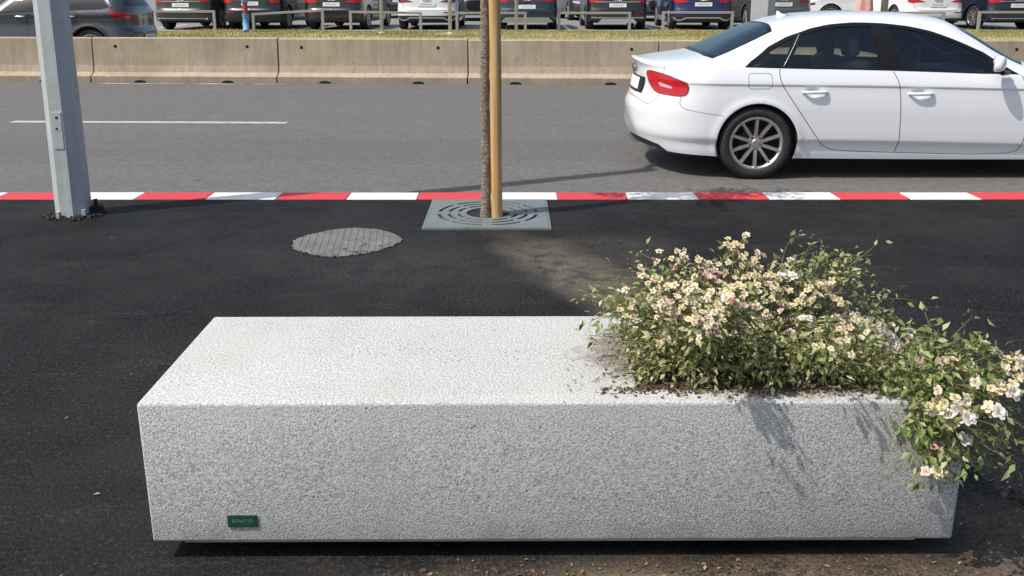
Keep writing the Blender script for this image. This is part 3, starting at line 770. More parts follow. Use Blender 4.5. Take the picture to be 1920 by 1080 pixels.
    for zz_, xa, xb in ((0.812, 0.40, 3.6), (0.820, 0.40, 3.6), (0.8275, 0.40, 3.6), (0.836, 0.40, 3.6), (0.325, 1.42, 3.44), (0.339, 1.42, 3.44), (0.352, 1.42, 3.44), (0.366, 1.42, 3.44)):
        xs_ = np.linspace(xa, xb, 60); dz_ = 0.6 * (0.968 - np.maximum(sf.zb(xs_), 0.878)); lines.append(sz(sf, [(x, zz_ - d_) for x, d_ in zip(xs_, dz_)]))
    X, vn, T, D = cut_body(sf, reg, 0.026, 0.016, lines)
    two = (1, -1); wp = M['white_car']
    link('body', part_mesh('body', X, vn, [(T['shell'], 0), (T.get('seam', np.zeros((0, 3), int)), 1)], [wp, M['seam']], two), root)
    for sd in two:
        rd = link('rear_door', part_mesh('rear_door', X, vn, [(T['rear_door'], 0)], [wp], (sd,)), root)
        fd = link('front_door', part_mesh('front_door', X, vn, [(T['front_door'], 0)], [wp], (sd,)), root)
        link('window_pane', part_mesh('window_pane', X, vn, [(T['rear_side_pane'], 0)], [M['side_glass']], (sd,), -0.004), rd)
        link('window_pane', part_mesh('window_pane', X, vn, [(T['front_side_pane'], 0)], [M['side_glass']], (sd,), -0.004), fd)
        link('quarter_window', part_mesh('quarter_window', X, vn, [(T['quarter_pane'], 0)], [M['side_glass']], (sd,), -0.004), root)
        link('window_trim', part_mesh('window_trim', X, vn, [(T['window_trim'], 0)], [M['black_trim']], (sd,), 0.001), root)
        tl = link('tail_light', part_mesh('tail_light', X, vn, [(T['tail_light'], 0), (T['lamp_dark'], 1)], [M['lamp_red'], M['lamp_deep']], (sd,), 0.004), root)
        link('reversing_lens', part_mesh('reversing_lens', X, vn, [(T['lamp_clear'], 0)], [M['lamp_clear']], (sd,), 0.003), tl)
        link('fuel_door' if sd < 0 else 'side_marker', part_mesh('fuel_door', X, vn, [(T['fuel_door'], 0)], [wp], (sd,)), root).name = 'fuel_door' if sd < 0 else 'flank_panel'
        link('headlight', part_mesh('headlight', X, vn, [(T['headlight'], 0)], [M['lamp_clear']], (sd,), 0.002), root)
        # chrome strip between quarter light and rear door
        pa = [sf.pt(1.235 + (1.405 - 1.235) * t, 0.975 + (1.238 - 0.975) * t, off=0.004)[0] for t in np.linspace(0, 1, 8)]
        mb = MB(); mb.tube([(p.x, p.y * sd, p.z) for p in pa], 0.0045, 6); mb.obj('trim_strip', M['silver'], root, True)
        # handles
        for (cx, cz), dr in zip(cups, (rd, fd)):
            mb = MB(); pts = []; rad = []
            for t in np.linspace(-1, 1, 13):
                p, n = sf.pt(cx + 0.012 + t * 0.105, cz + 0.006, off=0.0)
                wv_, nb = CarSurf.pt(sf, cx + 0.012 + t * 0.105, cz + 0.006)
                b0 = base_P(np.array([cx + 0.012 + t * 0.105]), sf.w_of_z(cx + 0.012 + t * 0.105, cz + 0.006))[0]
                o_ = 0.030 * (1 - t ** 4) + 0.002
                pts.append((b0[0], (b0[1] + o_) * sd, b0[2])); rad.append(0.0155 * (1 - 0.25 * t * t))
            mb.tube(pts, rad, 10); mb.obj('door_handle', wp, dr, True)
    link('rear_window', part_mesh('rear_window', X, vn, [(T['rear_window'], 0), (T['rear_window_border'], 1)], [M['rear_glass'], M['black_trim']], two, -0.002), root)
    link('windscreen', part_mesh('windscreen', X, vn, [(T['windscreen'], 0)], [M['side_glass']], two, -0.002), root)
    link('rear_valance', part_mesh('rear_valance', X, vn, [(T['lower_valance'], 0)], [M['dark_plastic']], two, -0.012), root)
    link('grille', part_mesh('grille', X, vn, [(T['grille'], 0)], [M['black_trim']], two, 0.002), root)
    # trim lining behind the paint, seats, dashboard, wheel
    sh = np.concatenate([T['shell'], T['rear_door'], T['front_door'], T['window_trim']])
    cx = D[sh].mean(1)[:, 0]; sh = sh[(cx > 0.55) & (cx < 3.42)]
    link('interior_lining', part_mesh('interior_lining', X, vn, [(sh, 0)], [M['interior']], two, -0.022), root)
    mb = MB(); mb.box((0.42, -0.66, 0.20), (4.35, 0.66, 0.27)); mb.box((0.45, -0.78, 0.22), (1.45, 0.78, 0.60)); mb.box((3.35, -0.78, 0.25), (4.35, 0.78, 0.70)); mb.obj('underbody', M['dark_plastic'], root)
    mb = MB(); mb.box((0.62, -0.66, 0.60), (1.12, 0.66, 0.93)); mb.obj('parcel_shelf', M['interior'], root)
    for y in (-0.36, 0.36): seat('front_seat', root, (2.42, y, 0.20))
    for y in (-0.38, 0.38): seat('rear_seat', root, (1.62, y, 0.14), 0.66)
    mb = MB(); mb.box((2.93, -0.70, 0.55), (3.38, 0.70, 0.90), bev=0.06); mb.obj('dashboard', M['interior'], root, True)
    mb = MB(); ring = [(0.185 * math.cos(a), 0.185 * math.sin(a), 0) for a in np.linspace(0, 2 * math.pi, 25)]
    m4 = Matrix.Translation((2.80, 0.36, 0.90)) @ Matrix.Rotation(R(-65), 4, 'Y')
    mb.tube([m4 @ Vector(p) for p in ring], 0.015, 6, caps=False); mb.tube([m4 @ Vector((0, -0.18, 0)), m4 @ Vector((0, 0.18, 0))], 0.02, 6); mb.tube([m4 @ Vector((0, 0, 0)), m4 @ Vector((0.1, 0, 0.25))], 0.03, 6)
    mb.obj('steering_wheel', M['interior'], root, True)
    # wheel housings
    for ax, az, ar in c['arch']:
        for sd in two:
            mb = MB(); n = 28
            pr = [(ax + (ar + 0.006) * math.cos(t), az + (ar + 0.006) * math.sin(t)) for t in np.linspace(-0.35, math.pi + 0.35, n)]
            vv = [(x, sd * yy, z) for yy in (0.885, 0.60) for x, z in pr] + [(x, sd * 0.60, 0.2) for x, z in pr]
            ff = [(i, i + 1, n + i + 1, n + i) for i in range(n - 1)] + [(n + i, n + i + 1, 2 * n + i + 1, 2 * n + i) for i in range(n - 1)]
            mb.add(vv, ff); mb.obj('wheel_housing', M['hole'], root, True)
    if 'sedan' not in WHEELS: WHEELS['sedan'] = wheel_meshes(0.318, 0.236, 0.235, 10, True)
    add_wheels(root, (1.03, 3.838), 0.893, 0.318, True, 'sedan')
    # door mirrors
    for sd in two:
        bm = bmesh.new(); bmesh.ops.create_uvsphere(bm, u_segments=20, v_segments=12, radius=1)
        for v in bm.verts:
            x, y, z = v.co
            x, y, z = [math.copysign(abs(c_) ** 0.72, c_) for c_ in (x, y, z)]
            if x < -0.25: x = -0.25 - (abs(x) - 0.25) * 0.06     # flat glass side
            v.co = Vector((x * 0.060, y * 0.078 * (1.0 - 0.10 * z), z * 0.068))
        me = bpy.data.meshes.new('door_mirror'); bm.to_mesh(me); bm.free(); me.materials.append(wp); me.polygons.foreach_set('use_smooth', np.ones(len(me.polygons), bool))
        mo = link('door_mirror', me, root, (2.995, sd * 0.980, 1.012)); mo.rotation_euler = (0, 0, sd * R(38))
        mb = MB(); mb.tube([(0.06, -sd * 0.16, -0.085), (0.03, -sd * 0.07, -0.082), (0, 0, -0.05)], [0.018, 0.022, 0.03], 8); mb.obj('mirror_arm', M['black_trim'], mo, True)
        mb = MB(); mb.prism([(0.070 * math.cos(a), 0.062 * math.sin(a)) for a in np.linspace(0, 2 * math.pi, 20, endpoint=False)], 0, 0.002, mat=Matrix.Translation((-0.0235, 0, 0)) @ Matrix.Rotation(R(90), 4, 'Z') @ Matrix.Rotation(R(90), 4, 'X') @ Matrix.Scale(-1, 4, (0, 0, 1))); mb.obj('mirror_glass', M['mirror'], mo)
    # number plate in its dark recess, badge, lip, antenna
    sy = lambda y: sf.s_of_y(y)
    def rear_patch(name, y0, y1, z0, z1, off, mat, ny=16):
        vv = []; ff = []
        ys = np.linspace(y0, y1, ny)
        for y in ys:
            for z in (z0, z1):
                p, n = sf.pt(sy(abs(y)), z, off=off); vv.append((p.x, math.copysign(p.y, y), p.z))
        ff = [(2 * i, 2 * i + 1, 2 * i + 3, 2 * i + 2) for i in range(ny - 1)]
        return link(name, mesh_from(name, vv, ff, mat, True), root)
    rear_patch('plate_recess', -0.385, 0.385, 0.700, 0.845, 0.003, M['black_trim'], 24)
    npl = rear_patch('number_plate', -0.262, 0.262, 0.722, 0.832, 0.010, M['plate'], 16)
    vv = []; ff = []
    for k in range(8):
        if k == 2: continue
        yc = -0.20 + 0.057 * k
        for dy, dz in ((-0.017, -0.032), (0.017, -0.032), (0.017, 0.032), (-0.017, 0.032)):
            p, n = sf.pt(sy(abs(yc + dy)), 0.777 + dz, off=0.0115); vv.append((p.x, math.copysign(p.y, yc + dy), p.z))
        ff.append(tuple(range(len(vv) - 4, len(vv))))
    tag(link('plate_characters', mesh_from('plate_characters', vv, ff, M['plate_ink']), npl), kind='stuff')
    e = link('badge', rings_mesh('badge', 0.20, M['badge_metal'], 0.0075), root)
    p, n = sf.pt(sf.smin + 0.001, 0.905, off=0.016); n = Vector((n.x, 0, n.z)).normalized(); e.matrix_local = frame_on(Vector((p.x, 0, p.z)), n)
    mb = MB()
    pr = [(0.0, 0.0), (0.135, 0.0), (0.10, 0.012), (0.045, 0.030), (0.018, 0.052), (0.004, 0.055)]
    n_ = len(pr); vv = [(x, w_ * (1 - z / 0.075), z) for w_ in (-0.02, 0.02) for x, z in pr]
    mb.add(vv, [tuple(range(n_)), tuple(range(2 * n_ - 1, n_ - 1, -1))] + [(i, n_ + i, n_ + (i + 1) % n_, (i + 1) % n_) for i in range(n_)])
    mb.obj('antenna_fin', wp, root, False, (1.38, 0, 1.372))
    return root
# ---------------- cars of the car park and the far carriageway, same panel method, coarser
SUV = dict(L=4.66,
    top=[(0, 1.54), (0.10, 1.59), (0.40, 1.64), (1.2, 1.665), (2.0, 1.65), (2.6, 1.57), (3.25, 1.17), (3.38, 1.10), (3.9, 1.04), (4.4, 0.95), (4.66, 0.84)],
    belt=[(0, 1.04), (1.0, 1.03), (2.0, 1.01), (3.3, 0.985), (4.0, 0.94), (4.66, 0.76)],
    bot=[(0, 0.27), (0.5, 0.25), (2.0, 0.235), (4.0, 0.24), (4.66, 0.26)],
    wid=[(0, 0.92), (0.6, 0.935), (2.3, 0.945), (4.0, 0.93), (4.66, 0.9)],
    prof=[(0.0, 0.93), (0.25, 0.95), (0.32, 0.975), (0.42, 1.0), (0.62, 0.995), (0.80, 0.985), (0.93, 0.985), (0.96, 0.975), (1.04, 0.945), (1.3, 0.90), (1.7, 0.86)],
    rear_r=(0.55, 3.6), front_r=(0.8, 2.7),
    rear_shift=[(0.2, 0.16), (0.36, 0.03), (0.45, 0.0), (0.60, 0.0), (0.66, 0.045), (0.90, 0.06), (1.05, 0.075), (1.52, 0.36), (1.70, 0.42)],
    front_shift=[(0.1, -0.15), (0.3, -0.02), (0.5, 0), (0.8, -0.04), (0.95, -0.1)],
    arch=[(0.95, 0.365, 0.405), (3.77, 0.365, 0.405)], ab=(4.5, 1.04))
CROSSOVER = dict(L=4.23,
    top=[(0, 1.42), (0.08, 1.47), (0.35, 1.53), (1.1, 1.572), (1.8, 1.565), (2.4, 1.49), (2.95, 1.15), (3.1, 1.06), (3.6, 1.00), (4.0, 0.92), (4.23, 0.80)],
    belt=[(0, 1.07), (0.7, 1.06), (1.5, 1.03), (3.0, 0.97), (3.6, 0.92), (4.23, 0.74)],
    bot=[(0, 0.27), (0.5, 0.25), (2.0, 0.235), (4.23, 0.25)],
    wid=[(0, 0.90), (0.6, 0.905), (2.0, 0.91), (3.6, 0.895), (4.23, 0.86)],
    prof=[(0.0, 0.93), (0.25, 0.95), (0.32, 0.975), (0.42, 1.0), (0.62, 0.985), (0.78, 0.97), (0.93, 0.975), (0.985, 0.990), (1.0, 0.985), (1.07, 0.945), (1.3, 0.90), (1.7, 0.86)],
    rear_r=(0.52, 3.0), front_r=(0.8, 2.6),
    rear_shift=[(0.2, 0.16), (0.36, 0.03), (0.45, 0.0), (0.62, 0.0), (0.70, 0.05), (0.95, 0.06), (1.05, 0.08), (1.45, 0.33), (1.6, 0.40)],
    front_shift=[(0.1, -0.15), (0.3, -0.02), (0.5, 0), (0.8, -0.04), (0.95, -0.1)],
    arch=[(0.86, 0.345, 0.39), (3.45, 0.345, 0.39)], ab=(4.2, 1.04))
def strip_on(sf, root, name, pts, wd, off, mat, mirror=True):
    """a flat band laid along (s, z) points of the rear, both halves as one piece across the centre line"""
    P0 = []
    d = densify(pts, 0.06, False)
    for s_, z in d:
        p, n = sf.pt(max(s_, sf.smin + 1e-4), z, off=off); q, n2 = sf.pt(max(s_, sf.smin + 1e-4), z + wd, off=off); P0.append((p, q))
    seq = [(Vector((p.x, -p.y, p.z)), Vector((q.x, -q.y, q.z))) for p, q in P0] 
    if mirror: seq = seq + P0[::-1]
    vv = [v for pq in seq for v in pq]; ff = [(2 * i, 2 * i + 1, 2 * i + 3, 2 * i + 2) for i in range(len(seq) - 1)]
    # give it thickness
    n0 = len(vv); vv2 = [v + Vector((0.03, 0, 0)) for v in vv]
    ff += [(2 * i, 2 * i + 2, n0 + 2 * i + 2, n0 + 2 * i) for i in range(len(seq) - 1)] + [(2 * i + 1, n0 + 2 * i + 1, n0 + 2 * i + 3, 2 * i + 3) for i in range(len(seq) - 1)]
    return link(name, mesh_from(name, vv + vv2, ff, mat, False), root)
def build_suv(name, loc, rz, paint, style, spec=SUV, label='', cat='car', group=None, r=0.365, side=False):
    sf = CarSurf(spec); root = empty(name, loc, rz); tag(root, label, cat, group)
    sm = sf.smin; sy = sf.s_of_y; H = lambda p: sz(sf, p); L = spec['L']
    zb = lambda x: float(sf.zb(np.array([x]))[0]) ; zt = lambda x: float(sf.zt(np.array([x]))[0])
    dx = L - 4.66
    h = zt(1.5) - zb(1.5)
    dlo = [(0.42, zb(0.42) + 0.05), (0.62, zb(0.6) + h * 0.62), (1.0, zb(1.0) + h * 0.74), (1.9, zb(1.9) + h * 0.74), (2.5 + dx * 0.5, zb(2.4) + h * 0.60), (3.12 + dx, zb(3.1) + 0.03), (1.5, zb(1.5) + 0.01), (0.6, zb(0.6) + 0.01)]
    reg = [(None, arch_hole(sf, *a)) for a in spec['arch']]
    zr = zb(0)
    reg += [('side_window', H(dlo)), ('rear_window', H([(sm, zr + 0.06), (sy(0.60), zr + 0.06), (sy(0.70), zr + 0.10), (sy(0.66), zr + h * 0.62), (sm, zr + h * 0.66)]))]
    reg += [('windscreen', [(2.62 + dx, 2.0), (2.66 + dx, 1.7), (2.85 + dx, 1.50), (3.2 + dx, 1.30), (3.24 + dx, 1.6), (3.26 + dx, 2.0)])]
    st = style
    if st['lamp'] == 'bar':
        reg += [('tail_light', H([(sy(0.60), 0.84), (sy(0.60), 0.905), (0.05, 0.93), (0.20, 0.92), (0.18, 0.86), (sy(0.86), 0.84)])), ('light_bar', H([(sm, 0.850), (sy(0.60), 0.855), (sy(0.60), 0.885), (sm, 0.880)]))]
    elif st['lamp'] == 'wide':
        reg += [('tail_light', H([(sy(0.42), 0.845), (sy(0.46), 0.865), (sy(0.62), 0.915), (0.0, 0.94), (0.22, 0.93), (0.20, 0.84), (sy(0.80), 0.815), (sy(0.60), 0.835)]))]
    elif st['lamp'] == 'round':
        reg += [('tail_light', H(smooth_poly([(sy(0.58), 0.86), (sy(0.66), 0.93), (0.05, 0.955), (0.22, 0.94), (0.20, 0.85), (sy(0.84), 0.815), (sy(0.66), 0.82)], 2)))]
    elif st['lamp'] == 'block':
        reg += [('tail_light', H([(sy(0.40), 0.875), (sy(0.40), 0.925), (sy(0.86), 0.945), (0.18, 0.945), (0.18, 0.83), (sy(0.82), 0.82), (sy(0.72), 0.835), (sy(0.66), 0.875)]))]
    elif st['lamp'] == 'cross':
        reg += [('lamp_clear', H([(sy(0.66), 0.925), (sy(0.86), 0.93), (0.10, 0.928), (0.10, 0.912), (sy(0.66), 0.905)])), ('tail_light', H([(sy(0.40), 0.955), (sy(0.62), 0.97), (0.05, 1.01), (0.42, 1.035), (0.40, 1.00), (0.30, 0.90), (0.10, 0.868), (sy(0.62), 0.875)]))]
    reg += [('seam', seam(sf, [(sm, 0.60), (sy(0.55), 0.60), (sy(0.72), 0.64), (sy(0.76), 0.82)], 0.012)),
            ('reflector', H([(sy(0.52), 0.515), (sy(0.86), 0.525), (sy(0.88), 0.55), (sy(0.54), 0.545)]))]
    if st.get('cladding'): reg += [('cladding', H([(sm, 0.43), (0.2, 0.44), (0.5, 0.44), (0.5, 0.1), (sm, 0.1)]))]
    else: reg += [('cladding', H([(sm, 0.36), (0.1, 0.36), (0.35, 0.30), (0.35, 0.1), (sm, 0.1)]))]
    s1 = sf.smax
    reg += [('grille', H([(s1, 0.80), (s1 - 0.36, 0.78), (s1 - 0.42, 0.60), (s1 - 0.30, 0.42), (s1, 0.40)])), ('headlight', H([(s1 - 0.48, 0.74), (s1 - 1.0, 0.80), (s1 - 1.02, 0.73), (s1 - 0.5, 0.66)])),
            ('lower_grille', H([(s1, 0.38), (s1 - 0.75, 0.40), (s1 - 0.80, 0.30), (s1, 0.28)]))]
    if side:
        reg += [('seam', seam(sf, [(1.02, 1.07), (1.05, 0.98), (1.16, 0.80), (1.30, 0.62), (1.36, 0.40), (1.42, 0.33), (2.05, 0.30)], 0.010)), ('seam', seam(sf, [(2.02, 1.03), (2.08, 0.9), (2.10, 0.6), (2.06, 0.30)], 0.010))]
    X, vn, T, D = cut_body(sf, reg, 0.055, 0.045)
    two = (1, -1); Z3 = np.zeros((0, 3), int)
    link('body', part_mesh('body', X, vn, [(T['shell'], 0), (T.get('seam', Z3), 1)], [paint, M['hole']], two), root)
    for sd in two:
        link('tail_light', part_mesh('tail_light', X, vn, [(T['tail_light'], 0)], [st.get('lens', M['lamp_red'])], (sd,), 0.006), root)
        link('side_window', part_mesh('side_window', X, vn, [(T['side_window'], 0)], [M['opaque_glass']], (sd,), 0.002), root)
        link('reflector', part_mesh('reflector', X, vn, [(T['reflector'], 0)], [M['lamp_deep']], (sd,), 0.004), root)
        link('headlight', part_mesh('headlight', X, vn, [(T['headlight'], 0)], [M['lamp_clear'] if False else M['chrome']], (sd,), 0.004), root)
        if 'lamp_clear' in T: link('lamp_strip', part_mesh('lamp_strip', X, vn, [(T['lamp_clear'], 0)], [M['lamp_clear']], (sd,), 0.008), root)
    if 'light_bar' in T: link('light_bar', part_mesh('light_bar', X, vn, [(T['light_bar'], 0)], [M['lamp_deep']], two, 0.006), root)
    link('rear_window', part_mesh('rear_window', X, vn, [(T['rear_window'], 0)], [M['opaque_glass']], two, 0.002), root)
    link('windscreen', part_mesh('windscreen', X, vn, [(T['windscreen'], 0)], [M['opaque_glass']], two, 0.002), root)
    link('lower_bumper', part_mesh('lower_bumper', X, vn, [(T['cladding'], 0)], [M['dark_plastic']], two, 0.004), root)
    link('grille', part_mesh('grille', X, vn, [(T['grille'], 0), (T['lower_grille'], 0)], [M['black_trim']], two, 0.004), root)
    mb = MB(); mb.box((0.2, -0.74, 0.22), (L - 0.3, 0.74, 0.34)); mb.box((0.40, -0.80, 0.3), (1.5, 0.80, 0.75)); mb.box((L - 1.6, -0.80, 0.3), (L - 0.5, 0.80, 0.75)); mb.obj('underbody', M['hole'], root)
    add_wheels(root, [a[0] for a in spec['arch']], 0.925 if spec is SUV else 0.89, r, False, 'w%.3f' % r)
    # plate, badge
    if st.get('plate', True):
        mb = MB(); mb.box((-0.26, -0.058, 0), (0.26, 0.058, 0.006)); npl = mb.obj('number_plate', M['plate'], root)
        p, n = sf.pt(sm + 0.001, st.get('plate_z', 0.745), off=0.012); n = Vector((n.x, 0, n.z)).normalized(); npl.matrix_local = frame_on(Vector((p.x, 0, p.z)), n)
        mb = MB(); mb.box((-0.17, -0.016, 0.006), (0.17, 0.016, 0.0065)); mb.obj('plate_print', M['plate_print'], npl)
    if st.get('badge', True):
        e = link('badge', rings_mesh('badge', 0.26, M['chrome'], 0.009), root)
        p, n = sf.pt(sm + 0.001, st.get('badge_z', 0.925), off=0.012); n = Vector((n.x, 0, n.z)).normalized(); e.matrix_local = frame_on(Vector((p.x, 0, p.z)), n)
    tr = st.get('trim')
    if tr == 'bar':
        strip_on(sf, root, 'chrome_bar', [(sy(0.70), 0.835), (sm, 0.838)], 0.022, 0.012, M['chrome'])
        strip_on(sf, root, 'bumper_trim', [(0.08, 0.345), (sy(0.80), 0.362), (sm, 0.362)], 0.035, 0.012, M['silver'])
        mb = MB(); y0, y1 = 0.48, 0.60
        p, n = sf.pt(sm + 0.001, 0.30, off=0.02); mb.prism([(-y1, 0.215), (y1, 0.215), (y0, 0.345), (-y0, 0.345)], -0.02, 0.02, mat=Matrix(((0, 0, 1, p.x - 0.02), (1, 0, 0, 0), (0, 1, 0, 0), (0, 0, 0, 1)))); mb.obj('skid_plate', M['silver'], root)
    elif tr == 'wave':
        strip_on(sf, root, 'bumper_trim', [(0.20, 0.375), (sy(0.80), 0.290), (sy(0.66), 0.300), (sy(0.52), 0.365), (sm, 0.365)], 0.028, 0.014, M['plate'])
    elif tr == 'skid':
        mb = MB(); p, n = sf.pt(sm + 0.001, 0.34, off=0.02); mb.prism([(-0.80, 0.25), (-0.62, 0.225), (0.62, 0.225), (0.80, 0.25), (0.66, 0.385), (-0.66, 0.385)], -0.02, 0.03, mat=Matrix(((0, 0, 1, p.x - 0.02), (1, 0, 0, 0), (0, 1, 0, 0), (0, 0, 0, 1)))); mb.obj('skid_plate', M['skid'], root)
    elif tr == 'chrome':
        strip_on(sf, root, 'bumper_trim', [(0.02, 0.300), (sy(0.80), 0.345), (sm, 0.345)], 0.022, 0.012, M['chrome'])
        strip_on(sf, root, 'chrome_bar', [(sy(0.62), 0.855), (sm, 0.858)], 0.016, 0.012, M['chrome'])
    if side:
        for sd in two:
            for cx in (1.22, 2.22):
                mb = MB(); pts = []
                for t in np.linspace(-1, 1, 9):
                    p, n = sf.pt(cx + t * 0.11, 0.945, off=0.028 * (1 - t ** 4) + 0.002); pts.append((p.x, p.y * sd, p.z))
                mb.tube(pts, 0.014, 8); mb.obj('door_handle', M['chrome'], root, True)
            pa = [sf.pt(x, z, off=0.008)[0] for x, z in ((0.36, zb(0.36) + 0.06), (0.60, zb(0.6) + h * 0.66), (1.0, zb(1.0) + h * 0.79), (1.9, zb(1.9) + h * 0.79))]
            mb = MB(); mb.tube([(p.x, p.y * sd, p.z) for p in smooth_poly(pa, 1, False) for p in [Vector(p)]], 0.018, 6); mb.obj('roof_trim', M['chrome'], root, True)
            ax, az, ar = spec['arch'][0]
            for ax, az, ar in spec['arch']:
                pts = []
                for t in np.linspace(-0.2, math.pi + 0.2, 24):
                    x, z = ax + (ar + 0.02) * math.cos(t), az + (ar + 0.02) * math.sin(t); p, n = sf.pt(x, z, off=0.006); pts.append((p.x, p.y * sd, p.z))
                mb = MB(); mb.tube(pts, 0.032, 6); mb.obj('arch_cladding', M['dark_plastic'], root, True)
    return root
M['plate_print'] = simple('plate_small_print', (0.42, 0.43, 0.45), 0.5); M['skid'] = simple('warm_grey_skid', (0.30, 0.29, 0.26), 0.45, 0.3)
PAINT = {k: m_carpaint(k + '_car_paint', c, mt, 0.3, 0.05) for k, c, mt in (('black', (0.010, 0.011, 0.013), 0.0), ('graphite', (0.030, 0.034, 0.038), 0.2), ('teal', (0.012, 0.040, 0.060), 0.3), ('blue', (0.012, 0.020, 0.090), 0.3),
    ('navy', (0.007, 0.010, 0.022), 0.2), ('white', (0.74, 0.75, 0.76), 0.0), ('grey', (0.105, 0.115, 0.122), 0.4), ('slate', (0.075, 0.080, 0.088), 0.5), ('silver', (0.42, 0.43, 0.44), 0.5), ('dkgrey', (0.045, 0.052, 0.055), 0.3))}
# ------------------------------------------------------------------ the setting
ROAD = -0.10; FAR = 0.05; LOT = 0.30
def sheet(name, x0, x1, y0, y1, z, mat):
    me = mesh_from(name, [(x0, y0, z), (x1, y0, z), (x1, y1, z), (x0, y1, z)], [(0, 1, 2, 3)], mat)
    return tag(link(name, me), kind='structure')
sheet('ground', -1500, 1500, -1500, 1500, -0.30, M['lot'])
sheet('sidewalk', -60, 60, -5, 6.612, 0.0, M['sidewalk'])
sheet('unseen_pale_ground', -60, 60, -60, -5, -0.004, M['lot'])  # unseen paler ground added behind the camera to brighten window reflections
sheet('road', -120, 120, 6.60, 16.80, ROAD, M['road'])
sheet('far_carriageway', -120, 120, 16.75, 22.35, FAR, M['road'])
sheet('car_park', -120, 120, 27.85, 220, LOT, M['lot'])
# kerb: painted stones, red and white in turn
kerb = empty('kerb', (0, 6.725, 0)); tag(kerb, kind='structure')
KS = 0.5245
mbk = MB(); mbk.box((0.0025, -0.112, -0.26), (KS - 0.0025, 0.118, 0.006), bev=0.010)
kme = {c: mbk.mesh('kerb_stone', M[c], False) for c in ('red_paint', 'white_paint')}
for i in range(-14, 15):
    k = link('kerb_stone', kme['white_paint' if i % 2 else 'red_paint'], kerb, (-2.805 + i * KS, random.uniform(-.003, .003), random.uniform(-.0015, .0015)))
# lane and edge markings
def marking(name, pts, wd, z, mat, label, cat):
    a, b = Vector(pts[0]), Vector(pts[1]); n = (b - a).normalized(); n = Vector((-n.y, n.x)) * wd / 2
    me = mesh_from(name, [(a.x - n.x, a.y - n.y, z), (b.x - n.x, b.y - n.y, z), (b.x + n.x, b.y + n.y, z), (a.x + n.x, a.y + n.y, z)], [(0, 1, 2, 3)], mat)
    return tag(link(name, me), kind='structure')
marking('lane_marking', ((-6.27, 11.40), (-2.80, 11.30)), 0.16, ROAD + 0.004, M['lane_paint'], '', '')
marking('lane_marking', ((3.4, 11.25), (6.9, 11.2)), 0.16, ROAD + 0.004, M['lane_paint'], '', '')
marking('edge_marking', ((-7.3, 16.20), (-3.7, 16.02)), 0.11, ROAD + 0.004, M['worn_line'], '', '')

# grass bank between the far carriageway and the car park
def bank_z(x, y):
    t = np.clip((y - 22.5) / 0.9, 0, 1); t = t * t * (3 - 2 * t)
    return FAR + 0.05 + (0.335 - FAR - 0.05) * t - 0.03 * np.clip((y - 26.4) / 1.4, 0, 1) + 0.02 * np.sin(x * 0.9 + y) + 0.012 * np.sin(x * 2.3 - y * 1.7)
gx = np.linspace(-40, 40, 161); gy = np.linspace(22.45, 27.80, 24)
GX, GY = np.meshgrid(gx, gy, indexing='ij'); GZ = bank_z(GX, GY)
vv = np.stack([GX, GY, GZ], -1).reshape(-1, 3); ny = len(gy)
tag(link('grass_bank', mesh_from('grass_bank', vv, [(i * ny + j, (i + 1) * ny + j, (i + 1) * ny + j + 1, i * ny + j + 1) for i in range(len(gx) - 1) for j in range(ny - 1)], M['turf'], True)), kind='structure')
mb = MB(); mb.box((-40, 22.35, -0.25), (40, 22.47, FAR + 0.13), bev=0.012); tag(mb.obj('far_kerb', M['kerb_conc']), kind='structure')
mb = MB(); mb.box((-40, 27.72, -0.1), (40, 27.86, LOT + 0.035), bev=0.01); tag(mb.obj('car_park_kerb', M['kerb_conc']), kind='structure')
NB = 46000
bx_ = RNG.uniform(-16.5, 17, NB); by_ = 22.6 + 5.1 * RNG.random(NB) ** 0.9; bz_ = bank_z(bx_, by_)
cl = 0.5 + 0.5 * np.sin(bx_ * 1.7 + 3 * np.sin(by_ * 1.1)) * np.sin(by_ * 2.1 + bx_ * 0.6)
hh = RNG.uniform(0.025, 0.075, NB) * (0.6 + 0.7 * cl); an = RNG.uniform(0, 2 * math.pi, NB); ln = RNG.normal(0, 0.5, (NB, 2)) * hh[:, None]
w_ = 0.010
v0 = np.stack([bx_ - w_ * np.cos(an), by_ - w_ * np.sin(an), bz_ - 0.005], -1); v1 = np.stack([bx_ + w_ * np.cos(an), by_ + w_ * np.sin(an), bz_ - 0.005], -1); v2 = np.stack([bx_ + ln[:, 0], by_ + ln[:, 1], bz_ + hh], -1)
gv = np.stack([v0, v1, v2], 1).reshape(-1, 3)
M['grass'] = m_leaf('dry_grass', [(0.24, 0.24, 0.065), (0.34, 0.30, 0.105), (0.50, 0.41, 0.19), (0.30, 0.275, 0.09), (0.55, 0.45, 0.24), (0.24, 0.235, 0.06)], 0.3, 0.8)
gme = mesh_from('grass', gv, np.arange(NB * 3).reshape(-1, 3), M['grass'])
at_ = gme.attributes.new('tint', 'FLOAT', 'POINT')
patch = 0.5 + 0.25 * np.sin(bx_ * 0.55 + 1.0) + 0.2 * np.sin(by_ * 1.3 + bx_ * 0.2)
at_.data.foreach_set('value', np.repeat(np.clip(0.55 * patch + 0.45 * RNG.random(NB), 0, 0.999), 3).astype(np.float32))
tag(link('grass', gme), 'short half-dry grass on the bank behind the concrete barriers', 'grass', kind='stuff')

